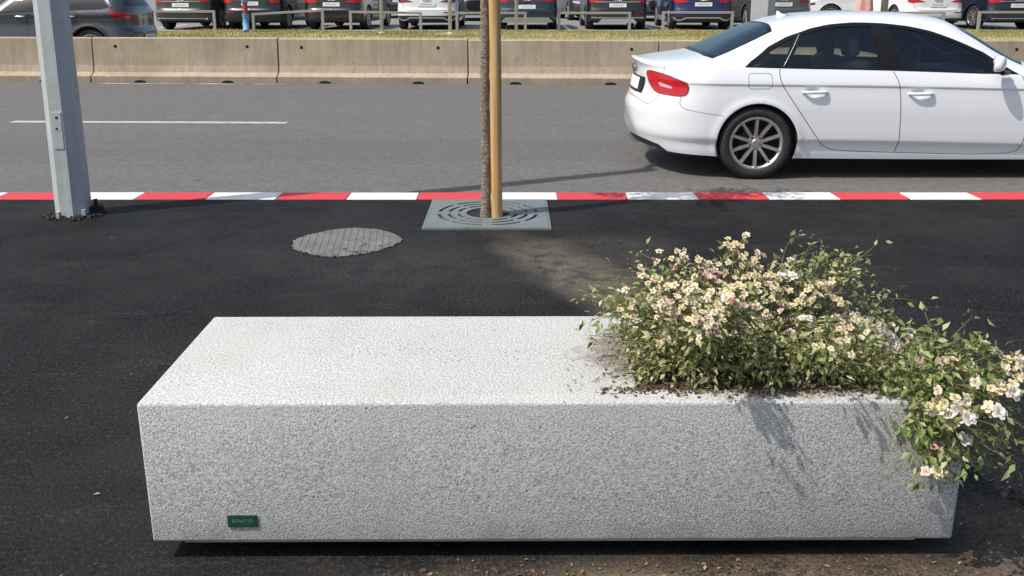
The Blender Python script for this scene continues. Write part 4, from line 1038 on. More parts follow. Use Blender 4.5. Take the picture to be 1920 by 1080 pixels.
# concrete barrier blocks
JX = [-14.2, -10.85, -7.50, -4.15, -0.775, 2.545, 5.90, 9.25, 12.6]; JY = [16.72, 16.58, 16.41, 16.27, 16.09, 15.93, 15.90, 15.92, 15.97]
BL = ['concrete barrier block at the far left, partly out of the picture', 'tan concrete barrier block crossed by the grey lamp post', 'tan concrete barrier block in front of the grey crossover, right of the lamp post',
      'tan concrete barrier block just left of the young tree and its stake', 'tan concrete barrier block just right of the young tree and its stake', 'tan concrete barrier block mostly hidden by the boot and rear window of the white saloon',
      'tan concrete barrier block seen past the windscreen of the white saloon', 'tan concrete barrier block seen past the bonnet of the white saloon']
for i in range(1, 7):
    a = Vector((JX[i], JY[i], 0)); b_ = Vector((JX[i + 1], JY[i + 1], 0)); d = b_ - a; Ln = d.length - 0.022
    ht = 0.875 - 0.0 * i + (0.01 if i < 3 else -0.015 if i > 3 else 0.0) - 0.10
    o = empty('concrete_barrier', (a.x, a.y, ROAD), math.atan2(d.y, d.x)); tag(o, BL[i], 'barrier', 'concrete barrier blocks along the road')
    pr = [(-0.04, 0.0), (-0.04, 0.112), (0.085, 0.178), (0.112, 0.30), (0.125, ht - 0.018), (0.143, ht), (0.287, ht), (0.305, ht - 0.018), (0.325, 0.30), (0.355, 0.185), (0.47, 0.115), (0.47, 0.0)]
    n = len(pr); nx = 2
    bm = bmesh.new()
    rows = []
    xs = [0.011, 0.020, Ln - 0.009 + 0.011, Ln + 0.011]
    for j, x in enumerate(xs):
        sc = 0.005 if j in (0, 3) else 0.0
        rows.append([bm.verts.new((x, y + (sc if y < 0.21 else -sc), z - (sc if z > 0.3 else 0))) for y, z in pr])
    for r0, r1 in zip(rows, rows[1:]):
        for k in range(n): bm.faces.new((r0[k], r0[(k + 1) % n], r1[(k + 1) % n], r1[k]))
    bm.faces.new(rows[0][::-1]); bm.faces.new(rows[-1]); bmesh.ops.recalc_face_normals(bm, faces=bm.faces)
    me = bpy.data.meshes.new('block'); bm.to_mesh(me); bm.free(); me.materials.append(M['barrier'])
    link('block', me, o)
    # lifting holes near the top and drain slots at the foot
    hx = [0.42, 2.85] if i not in (2,) else [0.42, 2.80]
    for x in hx:
        mb = MB(); mb.lathe([(0.0, 0.004), (0.023, 0.004), (0.030, 0.0), (0.030, -0.02)], 14, 0, Matrix.Translation((x, 0.119, ht - 0.155)) @ Matrix.Rotation(R(90), 4, 'X')); mb.obj('lifting_hole', M['hole'], o)
    for x in (0.83, 2.50):
        mb = MB(); x += random.uniform(-.08, .08)
        mb.prism([(x - 0.11, 0.0), (x + 0.11, 0.0), (x + 0.09, 0.028), (x + 0.03, 0.045), (x - 0.06, 0.042), (x - 0.10, 0.025)], -0.002, 0.006, mat=Matrix.Translation((0, -0.041, 0.002)) @ Matrix.Rotation(R(90), 4, 'X')); mb.obj('drain_slot', M['hole'], o)

# ------------------------------------------------------------------ lamp post with arm over the road
lp = empty('lamp_post', (-3.035, 6.16, 0)); tag(lp, 'grey galvanised octagonal steel lamp post standing in the pavement by the kerb', 'lamp post')
mb = MB(); PH = 6.5
def oct_r(z): return 0.116 - 0.0062 * z
mb.tube([(0, 0, z) for z in (0.0, 1.2, 3.0, 6.0, PH)], [oct_r(z) for z in (0.0, 1.2, 3.0, 6.0, PH)], 8, twist=R(22.4))
mb.obj('pole', M['galv'], lp)
mb = MB(); mb.tube([(0, 0, PH - 0.1), (0.02, 0.25, PH + 0.12), (0.05, 0.9, PH + 0.2), (0.09, 1.7, PH + 0.22)], [0.045, 0.04, 0.035, 0.03], 8); arm = mb.obj('arm', M['galv'], lp, True)
mb = MB(); mb.box((-0.02, 1.55, PH + 0.14), (0.22, 2.15, PH + 0.27), bev=0.03); mb.obj('lamp_head', M['galv'], arm)
# access hatch on the face turned to the pavement
mb = MB(); tl_ = math.atan(0.0062 * 0.924)
hm = Matrix.Translation((0.004, -0.1042, 0.60)) @ Matrix.Rotation(-tl_, 4, 'X')
mb.box((-0.036, -0.004, -0.125), (0.030, 0.012, 0.125), bev=0.003, mat=hm); hatch = mb.obj('access_hatch', M['galv'], lp)
for hx_, hz_, w2, h2 in ((0.0, 0.088, 0.010, 0.012), (-0.006, 0.014, 0.008, 0.009)):
    mb = MB(); mb.lathe([(0.0, 0.002), (w2 * 0.7, 0.0025), (w2, 0.0)], 10, 0, hm @ Matrix.Translation((hx_, -0.0042, hz_)) @ Matrix.Rotation(R(90), 4, 'X')); mb.obj('hatch_screw', M['hole'], hatch)
mb = MB()
for k in range(170):
    a = random.uniform(0, 2 * math.pi); rr = abs(random.gauss(0.132, 0.030)); sz_ = random.uniform(0.005, 0.017)
    m4 = Matrix.Translation((rr * math.cos(a) * 1.15, rr * math.sin(a), sz_ * 0.35)) @ Matrix.Rotation(random.uniform(0, 3), 4, 'Z') @ Matrix.Rotation(random.uniform(0, 1), 4, 'X')
    mb.box((-sz_, -sz_ * .7, -sz_ * .5), (sz_, sz_ * .8, sz_ * .5), mat=m4)
lo = mb.obj('loose_asphalt', M['tar'], None, False, (-3.035, 6.16, 0.0)); tag(lo, 'broken black asphalt crumbs heaped round the foot of the lamp post', 'rubble', kind='stuff')
mb = MB(); mb.box((0.10, -0.05, -0.01), (0.19, 0.03, 0.05), mat=Matrix.Rotation(R(25), 4, 'Z')); mb.box((0.13, -0.02, 0.04), (0.155, 0.0, 0.10), mat=Matrix.Rotation(R(20), 4, 'Z')); mb.obj('cable_stub', M['tar'], lp)
mb = MB(); mb.box((-0.065, -0.125, 0.0), (-0.045, -0.108, 0.045)); mb.obj('base_rib', M['galv'], lp)
mb = MB(); mb.box((0.080, -0.105, 0.0), (0.105, -0.085, 0.055), mat=Matrix.Rotation(R(8), 4, 'Z')); mb.obj('base_rib', M['galv'], lp)

# ------------------------------------------------------------------ manhole cover
mc = empty('manhole_cover', (-1.022, 5.452, 0)); tag(mc, 'dusty round iron manhole cover with a chequer grid, set in the pavement', 'manhole cover')
def mh_out(a):
    e = 1.72; c, s_ = math.cos(a), math.sin(a); r = (abs(c) ** e + abs(s_) ** e) ** (-1 / e)
    return r * 0.338 * (1 + 0.012 * math.sin(7 * a + 1) + 0.010 * math.sin(13 * a)), c, s_
NA = 72; ol = [(mh_out(a)[0] * math.cos(a), mh_out(a)[0] * math.sin(a) * 0.98 + 0.05 * math.cos(a) * 0.34) for a in np.linspace(0, 2 * math.pi, NA, endpoint=False)]
mb = MB(); mb.prism(ol, -0.02, 0.003); mb.obj('plate', M['manhole'], mc)
lug = MB(); sp = 0.0415; ra = R(6)
for i in range(-10, 11):
    for j in range(-10, 11):
        x, y = i * sp * math.cos(ra) - j * sp * math.sin(ra), i * sp * math.sin(ra) + j * sp * math.cos(ra)
        if pip(np.array([[x * 1.09, (y) * 1.09]]), ol)[0]:
            h = 0.0058; u, v = 0.0165, 0.0165
            lug.add([(x - u, y - v, 0.003), (x + u, y - v, 0.003), (x + u, y + v, 0.003), (x - u, y + v, 0.003), (x - u * .8, y - v * .8, h), (x + u * .8, y - v * .8, h), (x + u * .8, y + v * .8, h), (x - u * .8, y + v * .8, h)], [(4, 5, 6, 7), (0, 1, 5, 4), (1, 2, 6, 5), (2, 3, 7, 6), (3, 0, 4, 7)])
tag(lug.obj('raised_grid', M['manhole'], mc), kind='stuff')
mb = MB()
for k in range(110):
    a = random.uniform(0, 2 * math.pi); r_, c, s_ = mh_out(a); r_ *= random.uniform(0.985, 1.03); q = random.uniform(0.002, 0.006)
    x, y = r_ * c, r_ * s_ * 0.98 + 0.05 * c * 0.34
    mb.box((-q, -q, -q), (q, q, q), mat=Matrix.Translation((x, y, 0.002)) @ Matrix.Rotation(random.uniform(0, 3), 4, 'Z') @ Matrix.Rotation(random.uniform(0, 1), 4, 'X'))
tag(mb.obj('asphalt_crumbs', M['tar'], mc), kind='stuff')

# ------------------------------------------------------------------ tree grate, tree, stake
GC = (-0.165, 6.155); GH = 0.405
tg = empty('tree_grate', (GC[0], GC[1], 0)); tag(tg, 'square grey-green iron tree grate with rings of slots round the young tree', 'tree grate')
slots = []
for r_, nseg, ph in ((0.205, 4, 0.0), (0.270, 4, 0.0), (0.338, 4, 0.0)):
    for k in range(nseg):
        a0 = 2 * math.pi * k / nseg + 0.10 * 0.338 / r_; a1 = 2 * math.pi * (k + 1) / nseg - 0.10 * 0.338 / r_
        for b0, b1 in ((a0, a0 + (a1 - a0) * 0.46), (a0 + (a1 - a0) * 0.54, a1)):
            aa = np.linspace(b0, b1, 12); w2 = 0.0125
            slots.append([((r_ + w2) * math.cos(t), (r_ + w2) * math.sin(t)) for t in aa] + [((r_ - w2) * math.cos(t), (r_ - w2) * math.sin(t)) for t in aa[::-1]])
hole = [(0.150 * math.cos(t), 0.150 * math.sin(t)) for t in np.linspace(0, 2 * math.pi, 40, endpoint=False)]
for half in (0, 1):
    y0, y1 = ((-GH, -0.0015) if half == 0 else (0.0015, GH))
    V_ = []; E_ = []
    def add(poly):
        b = len(V_); V_.extend(poly); E_.extend([(b + i, b + (i + 1) % len(poly)) for i in range(len(poly))])
    outer = densify([(-GH, y0), (GH, y0), (GH, y1), (-GH, y1)], 0.06); add(outer)
    inn = [s_ for s_ in slots if (np.mean([p[1] for p in s_]) < 0) == (half == 0)]
    for s_ in inn: add(s_)
    hc = [p for p in hole]
    add(hc)
    vo, eo, fo, _, _, _ = delaunay_2d_cdt([Vector(p) for p in V_], E_, [], 0, 1e-5, True)
    D2 = np.array([tuple(v) for v in vo]); F2 = np.array([f for f in fo if len(f) == 3]); cc = D2[F2].mean(1)
    keep = pip(cc, outer) & ~pip(cc, hole)
    for s_ in inn: keep &= ~pip(cc, s_)
    F2 = F2[keep]
    a_ = D2[F2[:, 0]]; b_ = D2[F2[:, 1]]; c_ = D2[F2[:, 2]]
    ccw = ((b_ - a_)[:, 0] * (c_ - a_)[:, 1] - (b_ - a_)[:, 1] * (c_ - a_)[:, 0]) > 0
    F2 = np.where(ccw[:, None], F2, F2[:, ::-1])
    ed = {}
    for f in F2:
        for i in range(3):
            e = (f[i], f[(i + 1) % 3]); ed[e] = 1
    n2 = len(D2); top, bot = 0.013, -0.006
    VV = [(x, y, top) for x, y in D2] + [(x, y, bot) for x, y in D2]
    FF = [tuple(f) for f in F2] + [(e[0], n2 + e[0], n2 + e[1], e[1]) for e in ed if (e[1], e[0]) not in ed]
    link('grate_half', mesh_from('grate_half', VV, FF, M['grate']), tg)
mb = MB()
for a, b in (((-GH - 0.016, -GH - 0.016), (GH + 0.016, -GH - 0.002)), ((-GH - 0.016, GH + 0.002), (GH + 0.016, GH + 0.016)), ((-GH - 0.016, -GH - 0.002), (-GH - 0.002, GH + 0.002)), ((GH + 0.002, -GH - 0.002), (GH + 0.016, GH + 0.002))):
    mb.box((a[0], a[1], -0.01), (b[0], b[1], 0.011))
mb.obj('frame', M['grate'], tg)
mb = MB(); mb.prism([(0.40 * math.cos(t), 0.40 * math.sin(t)) for t in np.linspace(0, 2 * math.pi, 40, endpoint=False)], -0.004, 0.0025); mb.obj('pit_bottom', M['hole'], tg)

def wob(z, ph, amp): return amp * math.sin(z * 2.1 + ph) + 0.5 * amp * math.sin(z * 5.3 + ph * 2)
tr = empty('young_tree', (-0.190, 6.09, 0)); tag(tr, 'slim young street tree with scaly bark growing in the iron grate', 'tree')
mb = MB(); zz = np.linspace(-0.02, 3.6, 90); tpts = []; trad = []
for z in zz:
    tpts.append((wob(z, 0.4, 0.012) + 0.006 * z, wob(z, 2.2, 0.010), z)); trad.append((0.0345 - 0.0045 * z) * (1 + 0.10 * math.sin(z * 47) * math.sin(z * 19)))
trad[0] *= 1.25; trad[1] *= 1.1
nn = 16; vv = []
for i, (p, r_) in enumerate(zip(tpts, trad)):
    for k in range(nn):
        a = 2 * math.pi * k / nn; q = r_ * (1 + 0.10 * math.sin(3 * a + p[2] * 9) * math.sin(p[2] * 31) + random.uniform(-.045, .045)); vv.append((p[0] + q * math.cos(a), p[1] + q * math.sin(a), p[2]))
mb.add(vv, [(i * nn + k, i * nn + (k + 1) % nn, (i + 1) * nn + (k + 1) % nn, (i + 1) * nn + k) for i in range(len(zz) - 1) for k in range(nn)])
trunk = mb.obj('trunk', M['bark'], tr, True)
def limb(p, d, ln, r_, out, depth=0):
    pts = [Vector(p)]; dd = Vector(d).normalized()
    for k in range(5):
        dd = (dd + Vector((random.gauss(0, .16), random.gauss(0, .16), random.gauss(0.06, .10)))).normalized(); pts.append(pts[-1] + dd * ln / 5)
    out.tube(pts, [r_ * (1 - 0.15 * k) for k in range(6)], 6)
    tips.extend([(q, dd) for q in pts[2:]])
    if depth < 1:
        for q in pts[2:5]: limb(q, dd + Vector((random.gauss(0, .8), random.gauss(0, .8), random.gauss(0, .4))), ln * 0.5, r_ * 0.5, out, depth + 1)
tips = []; mb = MB()
for k in range(11):
    z = 1.75 + k * 0.13; a = k * 2.4; limb((tpts[int(z / 3.62 * 90)][0], tpts[int(z / 3.62 * 90)][1], z), (math.cos(a), math.sin(a), 0.75), 0.55 - 0.012 * k, 0.010, mb)
mb.obj('limbs', M['bark'], tr, True)
def leaf_quad(p, d, n, ln, wd, bend=0.25):
    d = d.normalized(); s_ = d.cross(n)
    if s_.length < 1e-4: s_ = d.cross(Vector((0.3, 0.9, 0.2)))
    s_ = s_.normalized(); n = s_.cross(d).normalized()
    m1 = p + d * ln * 0.45 - n * ln * bend * 0.25
    return [p, m1 + s_ * wd / 2 + n * wd * 0.15, p + d * ln - n * ln * bend, m1 - s_ * wd / 2 + n * wd * 0.15, m1]
LF = [(0, 1, 4), (1, 2, 4), (2, 3, 4), (3, 0, 4)]
def leaf_cloud(name, leaves, mat, parent):
    vv = []; ff = []; tn = []
    for pts, t in leaves:
        b = len(vv); vv.extend(pts); ff.extend([(b + i, b + j, b + k) for i, j, k in LF]); tn.extend([t] * 5)
    me = mesh_from(name, vv, ff, mat, True); a = me.attributes.new('tint', 'FLOAT', 'POINT'); a.data.foreach_set('value', np.array(tn, dtype=np.float32))
    return link(name, me, parent)
rv = lambda s_=1.0: Vector((random.gauss(0, s_), random.gauss(0, s_), random.gauss(0, s_)))
M['tree_leaf'] = m_leaf('tree_leaf', [(0.045, 0.085, 0.018), (0.07, 0.12, 0.03), (0.10, 0.14, 0.04)], 0.35)
lv = []
for k in range(850):
    q, dd = random.choice(tips); lv.append((leaf_quad(q + rv(0.05), dd + rv(0.7), Vector((0, 0, 1)) + rv(0.4), random.uniform(.05, .09), random.uniform(.03, .05)), random.random() * 0.99))
tag(leaf_cloud('crown', lv, M['tree_leaf'], tr), kind='stuff')
stk = empty('tree_stake', (-0.106, 6.05, 0)); tag(stk, 'round debarked wooden stake standing tight beside the young tree trunk', 'stake')
mb = MB(); zs = np.linspace(-0.02, 2.35, 40); nn = 20; vv = []
for z in zs:
    for k in range(nn):
        a = 2 * math.pi * k / nn; q = (0.0375 - 0.0005 * z) * (1 + 0.02 * math.sin(2 * a + z * 1.2) + 0.012 * math.sin(5 * a + z * 3)); vv.append((q * math.cos(a) + wob(z, 1.0, 0.003) - 0.003 * z, q * math.sin(a), z))
ff = [(i * nn + k, i * nn + (k + 1) % nn, (i + 1) * nn + (k + 1) % nn, (i + 1) * nn + k) for i in range(len(zs) - 1) for k in range(nn)] + [tuple(range((len(zs) - 1) * nn, len(zs) * nn))]
mb.add(vv, ff); sk = mb.obj('post', M['stake'], stk, True)
mb = MB(); mb.tube([(-0.10, 0.05, 2.05), (-0.15, 0.0, 2.05), (-0.10, -0.045, 2.05), (0.0, -0.048, 2.05), (0.045, 0, 2.05), (0.0, 0.045, 2.05), (-0.10, 0.05, 2.05)], 0.008, 6); mb.obj('tie_strap', M['rubber'], stk, True)

# ------------------------------------------------------------------ concrete bench planter
PX, PY = -0.981, 2.203; PW, PD, PB, PT = 2.188, 0.655, 0.058, 0.468
pl = empty('bench_planter', (PX, PY, 0), R(0.35)); tag(pl, 'long pale sandblasted concrete bench planter with roses at its right end', 'planter')
bm = bmesh.new()
ox0, ox1, oy0, oy1, oz = 1.325, 2.095, 0.085, 0.570, 0.25
def ringv(x0, x1, y0, y1, z): return [bm.verts.new(p) for p in ((x0, y0, z), (x1, y0, z), (x1, y1, z), (x0, y1, z))]
A = ringv(0.006, PW - 0.006, 0.006, PD - 0.004, PB); B = ringv(0, PW, 0, PD, PT)
Ci = ringv(ox0, ox1, oy0, oy1, PT); Di = ringv(ox0 + 0.01, ox1 - 0.01, oy0 + 0.01, oy1 - 0.01, oz)
bm.faces.new(A[::-1])
for i in range(4):
    j = (i + 1) % 4
    bm.faces.new((A[i], A[j], B[j], B[i])); bm.faces.new((B[i], B[j], Ci[j], Ci[i])); bm.faces.new((Ci[i], Ci[j], Di[j], Di[i]))
bm.faces.new(Di)
bmesh.ops.recalc_face_normals(bm, faces=bm.faces)
bmesh.ops.bevel(bm, geom=[e for e in bm.edges if e.calc_face_angle(0) > 0.5], offset=0.009, segments=3, profile=0.5, affect='EDGES')
me = bpy.data.meshes.new('block'); bm.to_mesh(me); bm.free(); me.materials.append(M['planter']); me.polygons.foreach_set('use_smooth', np.ones(len(me.polygons), bool)); me.set_sharp_from_angle(angle=R(40))
link('block', me, pl)
mb = MB(); mb.box((0.085, 0.022, 0.046), (PW - 0.10, PD - 0.03, PB + 0.003), bev=0.004); mb.obj('base_slab', M['kerb_conc'], pl)
for x in (0.25, PW - 0.55):
    mb = MB(); mb.box((x, 0.16, 0.0), (x + 0.30, PD - 0.12, 0.046)); mb.obj('foot', M['kerb_conc'], pl)
# earth in the planting hole
sx = np.linspace(ox0 + 0.004, ox1 - 0.004, 40); sy_ = np.linspace(oy0 + 0.004, oy1 - 0.004, 26); SX, SY = np.meshgrid(sx, sy_, indexing='ij')
e_ = np.minimum(np.minimum(SX - ox0, ox1 - SX), np.minimum(SY - oy0, oy1 - SY)); SZ = 0.460 + 0.018 * np.clip(e_ / 0.10, 0, 1) + RNG.normal(0, 0.0035, SX.shape) + 0.008 * np.sin(SX * 23) * np.sin(SY * 31)
m_ = len(sy_)
link('soil', mesh_from('soil', np.stack([SX, SY, SZ], -1).reshape(-1, 3), [(i * m_ + j, (i + 1) * m_ + j, (i + 1) * m_ + j + 1, i * m_ + j + 1) for i in range(len(sx) - 1) for j in range(m_ - 1)], M['soil'], True), pl)
M['badge_green'] = simple('green_enamel', (0.008, 0.060, 0.036), 0.4, var=0.2, vscale=60); M['badge_text'] = simple('pale_green_lettering', (0.10, 0.22, 0.165), 0.5)
mb = MB(); mb.box((-0.0400, -0.0175, 0.0), (0.0400, 0.0175, 0.003), bev=0.0012)
bd = mb.obj('name_plate', M['badge_green'], pl, False); bd['label'] = 'small green plate with pale lettering'
bd.matrix_local = Matrix.Translation((0.2545, -0.0002 + 0.0042, 0.1235)) @ Matrix.Rotation(R(90 - 0.8), 4, 'X') @ Matrix.Translation((0, 0, 0.0))
tm = text_mesh('BENITO', 0.0155, M['badge_text'], 'plate_lettering', 0.0003, 1.02); tx = link('plate_lettering', tm, bd, (0, 0, 0.0034)); tag(tx, kind='stuff')
# ------------------------------------------------------------------ roses
PIT = R(13.0336)
def at(px, py, Y):         # a point of the photograph at depth Y
    u = (px - 960) / 1715.0; v = -(py - 377.0) / 1715.0
    dy = math.cos(PIT) + v * math.sin(PIT); dz = -math.sin(PIT) + v * math.cos(PIT); t = Y / dy
    return Vector((u * t, Y, 1.52 + dz * t))
M['rose_leaf'] = m_leaf('rose_leaf', [(0.17, 0.20, 0.06), (0.28, 0.30, 0.11), (0.42, 0.41, 0.20), (0.22, 0.24, 0.075), (0.54, 0.51, 0.29), (0.29, 0.32, 0.10), (0.60, 0.56, 0.36)], 0.28, 0.5)
M['rose_leaf_fresh'] = m_leaf('fresh_rose_leaf', [(0.12, 0.21, 0.04), (0.20, 0.30, 0.075), (0.28, 0.37, 0.14)], 0.35, 0.4)
M['rose_stem'] = simple('rose_stem', (0.16, 0.155, 0.07), 0.7, var=0.4, vscale=30)
M['dry_leaf'] = m_leaf('dry_litter', [(0.20, 0.13, 0.07), (0.34, 0.26, 0.14), (0.12, 0.08, 0.045), (0.45, 0.38, 0.24)], 0.15, 0.8)
def m_petal(name, cols):
    m, nt, b = mat_new(name); g = NT(nt); inf = g.n('ShaderNodeObjectInfo').outputs['Random']
    at2 = g.n('ShaderNodeAttribute', attribute_name='tint').outputs['Fac']
    c = g.ramp(g.math('FRACT', g.math('ADD', inf, g.math('MULTIPLY', at2, 0.35))), [(i / (len(cols) - 1), q) for i, q in enumerate(cols)])
    g.l(c, b.inputs['Base Color']); b.inputs['Roughness'].default_value = 0.6; b.inputs['Specular IOR Level'].default_value = 0.2
    tr_ = g.n('ShaderNodeBsdfTranslucent'); g.l(c, tr_.inputs[0]); mx = g.n('ShaderNodeMixShader'); mx.inputs[0].default_value = 0.25
    g.l(b.outputs[0], mx.inputs[1]); g.l(tr_.outputs[0], mx.inputs[2]); g.l(mx.outputs[0], nt.nodes['Material Output'].inputs[0])
    return m
PET = [m_petal('cream_petal', [(0.74, 0.66, 0.38), (0.79, 0.73, 0.52), (0.68, 0.56, 0.32), (0.79, 0.70, 0.43), (0.81, 0.77, 0.60)]), m_petal('blush_petal', [(0.78, 0.66, 0.54), (0.80, 0.71, 0.58), (0.76, 0.54, 0.48), (0.78, 0.68, 0.52)]),
       m_petal('white_petal', [(0.78, 0.75, 0.70), (0.80, 0.73, 0.68), (0.76, 0.70, 0.58)]), m_petal('pink_petal', [(0.76, 0.36, 0.38), (0.78, 0.46, 0.47), (0.74, 0.30, 0.33)])]
def rose_mesh(name, mat, seed, openness):
    rnd = random.Random(seed); vv = []; ff = []; tn = []
    for ring, (n, r0, tilt, ln, wd) in enumerate(((5, 0.0035, 62 - 30 * openness, 0.0135, 0.0125), (5, 0.0025, 30 - 12 * openness, 0.0115, 0.0105), (4, 0.0012, 8, 0.0095, 0.008))):
        for k in range(n):
            a = 2 * math.pi * (k + 0.5 * ring) / n + rnd.uniform(-.25, .25); t = R(tilt + rnd.uniform(-14, 14)); l_ = ln * rnd.uniform(0.8, 1.15); w_ = wd * rnd.uniform(0.8, 1.1)
            o = Vector((math.cos(a), math.sin(a), 0)); s_ = Vector((-math.sin(a), math.cos(a), 0)); d = o * math.sin(t) + Vector((0, 0, 1)) * math.cos(t); d2 = (o * math.sin(t + 0.7) + Vector((0, 0, 1)) * math.cos(t + 0.7))
            p0 = o * r0; b = len(vv); cup = -o * 0.15 * w_
            vv += [p0 - s_ * w_ * 0.22, p0 + s_ * w_ * 0.22, p0 + d * l_ * 0.6 - s_ * w_ * 0.55 + cup, p0 + d * l_ * 0.6 + o * w_ * 0.12, p0 + d * l_ * 0.6 + s_ * w_ * 0.55 + cup, p0 + d * l_ * 0.6 + d2 * l_ * 0.42 - s_ * w_ * 0.32, p0 + d * l_ * 0.6 + d2 * l_ * 0.46 + s_ * w_ * 0.32]
            ff += [(b, b + 3, b + 2), (b, b + 1, b + 3), (b + 1, b + 4, b + 3), (b + 2, b + 3, b + 5), (b + 3, b + 6, b + 5), (b + 3, b + 4, b + 6)]; tn += [rnd.random()] * 7
    me = mesh_from(name, vv, ff, mat, False); a_ = me.attributes.new('tint', 'FLOAT', 'POINT'); a_.data.foreach_set('value', np.array(tn, dtype=np.float32))
    return me
ROSE = [[rose_mesh('flower', m, 10 * i + j, op) for j, op in enumerate((0.0, 0.5, 1.0))] for i, m in enumerate(PET)]
LEAFM = []
for mt in ('rose_leaf', 'rose_leaf_fresh'):
    for j in range(4):
        rnd = random.Random(j); p = leaf_quad(Vector((0, 0, 0)), Vector((1, 0, 0)), Vector((0, 0, 1)), 1.0, rnd.uniform(0.42, 0.6), rnd.uniform(0.1, 0.7))
        LEAFM.append(mesh_from('leaf', p, LF, M[mt], True))

def bezier(a, b, c, n): return [a * (1 - t) ** 2 + b * 2 * t * (1 - t) + c * t * t for t in np.linspace(0, 1, n)]
def rose_bush(name, base, clusters, shoots, label, nleaf, fresh, leaf_len, hang=False, fs=1.0):
    """clusters: (tip point, spread, count, colour weights); shoots: leafy tips without flowers"""
    root = empty(name, base); tag(root, label, 'rose bush', 'rose bushes in the planter'); b0 = Vector(base)
    st = MB(); nodes = []; flowers = []
    def stem(p1, r0=0.0032, n=9, start=None):
        s0 = start if start is not None else Vector((b0.x + random.uniform(-.26, .26) if not hang else b0.x + random.uniform(-.05, .05), b0.y + random.uniform(-.15, .15), 0.445))
        mid = s0.lerp(p1, 0.45) + Vector((random.gauss(0, .035), random.gauss(0, .03), random.uniform(0.02, 0.08) if not hang else random.uniform(0.0, 0.035)))
        pts = bezier(s0, mid, p1, n); st.tube([p - b0 for p in pts], [r0 * (1 - 0.6 * k / n) for k in range(n)], 5)
        for k in range(2, n): nodes.append((pts[k], (pts[k] - pts[k - 1]).normalized(), k / n))
        return pts
    for (tip, spr, cnt, wts) in clusters:
        pts = stem(tip)
        for k in range(max(1, cnt // 4)): stem(tip + rv(spr * 0.5), 0.0016, 6, pts[5])
        for k in range(cnt):
            q = tip + Vector((random.gauss(0, spr), random.gauss(0, spr * 0.8), random.gauss(0, spr * 0.7)))
            q += Vector((0, -0.012, 0.010)); up = (Vector((random.gauss(0, .5), random.gauss(-0.75, .45), 1.0))).normalized()
            flowers.append((q, up, wts, pts[-2]))
    for tip in shoots:
        pts = stem(tip, 0.0026); 
        for k in range(4): stem(tip + rv(0.045), 0.0014, 6, pts[random.choice((3, 4, 5))])
    for q, up, w, an in flowers: st.tube([an - b0, (an.lerp(q, 0.6) + rv(0.004)) - b0, q - b0], [0.0011, 0.001, 0.0009], 4, caps=False)
    tag(st.obj('stems', M['rose_stem'], root, True), kind='stuff')
    flowers.sort(key=lambda f_: (f_[0] - Vector((0, 0, 1.52))).length)
    mv, mf, mm, mt_ = [], [], [], []
    for k, (q, up, w, an) in enumerate(flowers):
        ci = random.choices(range(4), w)[0]; me = ROSE[ci][random.randrange(3)]
        s_ = fs * random.uniform(0.75, 1.15) * (1.25 if ci == 2 else 1.0); s3 = Vector((s_, s_, s_ * random.uniform(0.75, 1.05)))
        rot = up.to_track_quat('Z', 'Y').to_euler(); rot.rotate_axis('Z', random.uniform(0, 6))
        if k < 290:
            o = link('flower', me, root, q - b0); o.rotation_euler = rot; o.scale = s3
        else:                      # the ones farthest back, past the limit for single parts
            m4 = Matrix.LocRotScale(q - b0, rot, s3); n0 = len(mv); sh_ = random.random()
            mv += [m4 @ v.co for v in me.vertices]; mf += [[n0 + i for i in p.vertices] for p in me.polygons]; mm += [ci] * len(me.polygons); mt_ += [sh_ * 2.8 + d.value for d in me.attributes['tint'].data]
    if mv:
        mo = mesh_from('flowers', mv, mf, PET, False, mm); a_ = mo.attributes.new('tint', 'FLOAT', 'POINT'); a_.data.foreach_set('value', np.array(mt_, dtype=np.float32)); tag(link('flowers', mo, root), kind='stuff')
    leaves = []
    for k in range(nleaf):
        q, d, t = random.choice(nodes); off = rv(0.010 + 0.012 * (1 - t)); p = q + off
        if p.z < 0.27: continue
        if any((p - c[0]).length < c[1] * 1.3 and p.z > c[0].z - 0.012 for c in clusters): p.z -= 0.05; p.y += 0.04
        ln = random.uniform(*leaf_len) * (1.15 - 0.25 * t)
        dirv = (d * 0.5 + off.normalized() * 1.0 + rv(0.5) + Vector((0, 0, -0.15))).normalized()
        leaves.append((p, dirv, (Vector((0, -0.2, 1)) + rv(0.55)).normalized(), ln, ln * random.uniform(0.36, 0.62)))
    leaves.sort(key=lambda L_: -(L_[3] / (L_[0] - Vector((0, 0, 1.52))).length + (0.006 if L_[0].y < b0.y else 0)))
    for (p, d, n, ln, wd) in leaves[:150]:
        o = link('leaf', LEAFM[(4 if random.random() < fresh else 0) + random.randrange(4)], root, p - b0); s_ = d.cross(n).normalized(); nn_ = s_.cross(d)
        m4 = Matrix((d, -s_, nn_)).transposed().to_4x4(); o.rotation_euler = m4.to_euler(); o.scale = (ln, ln, ln)
    rest = leaves[150:]
    a_ = [(leaf_quad(p - b0, d, n, ln, wd, random.uniform(0, 0.7)), random.random() * 0.99) for (p, d, n, ln, wd) in rest if random.random() >= fresh]
    c_ = [(leaf_quad(p - b0, d, n, ln, wd, random.uniform(0, 0.5)), random.random() * 0.99) for (p, d, n, ln, wd) in rest if random.random() < fresh]
    tag(leaf_cloud('foliage', a_, M['rose_leaf'], root), kind='stuff'); tag(leaf_cloud('foliage', c_, M['rose_leaf_fresh'], root), kind='stuff')
    return root
CR = (8, 2.2, 0.2, 0.06); BLUSH = (4, 5, 0.3, 0.25); WH = (2.6, 1.4, 4, 0.1); PK = (1, 3, 0.4, 4)
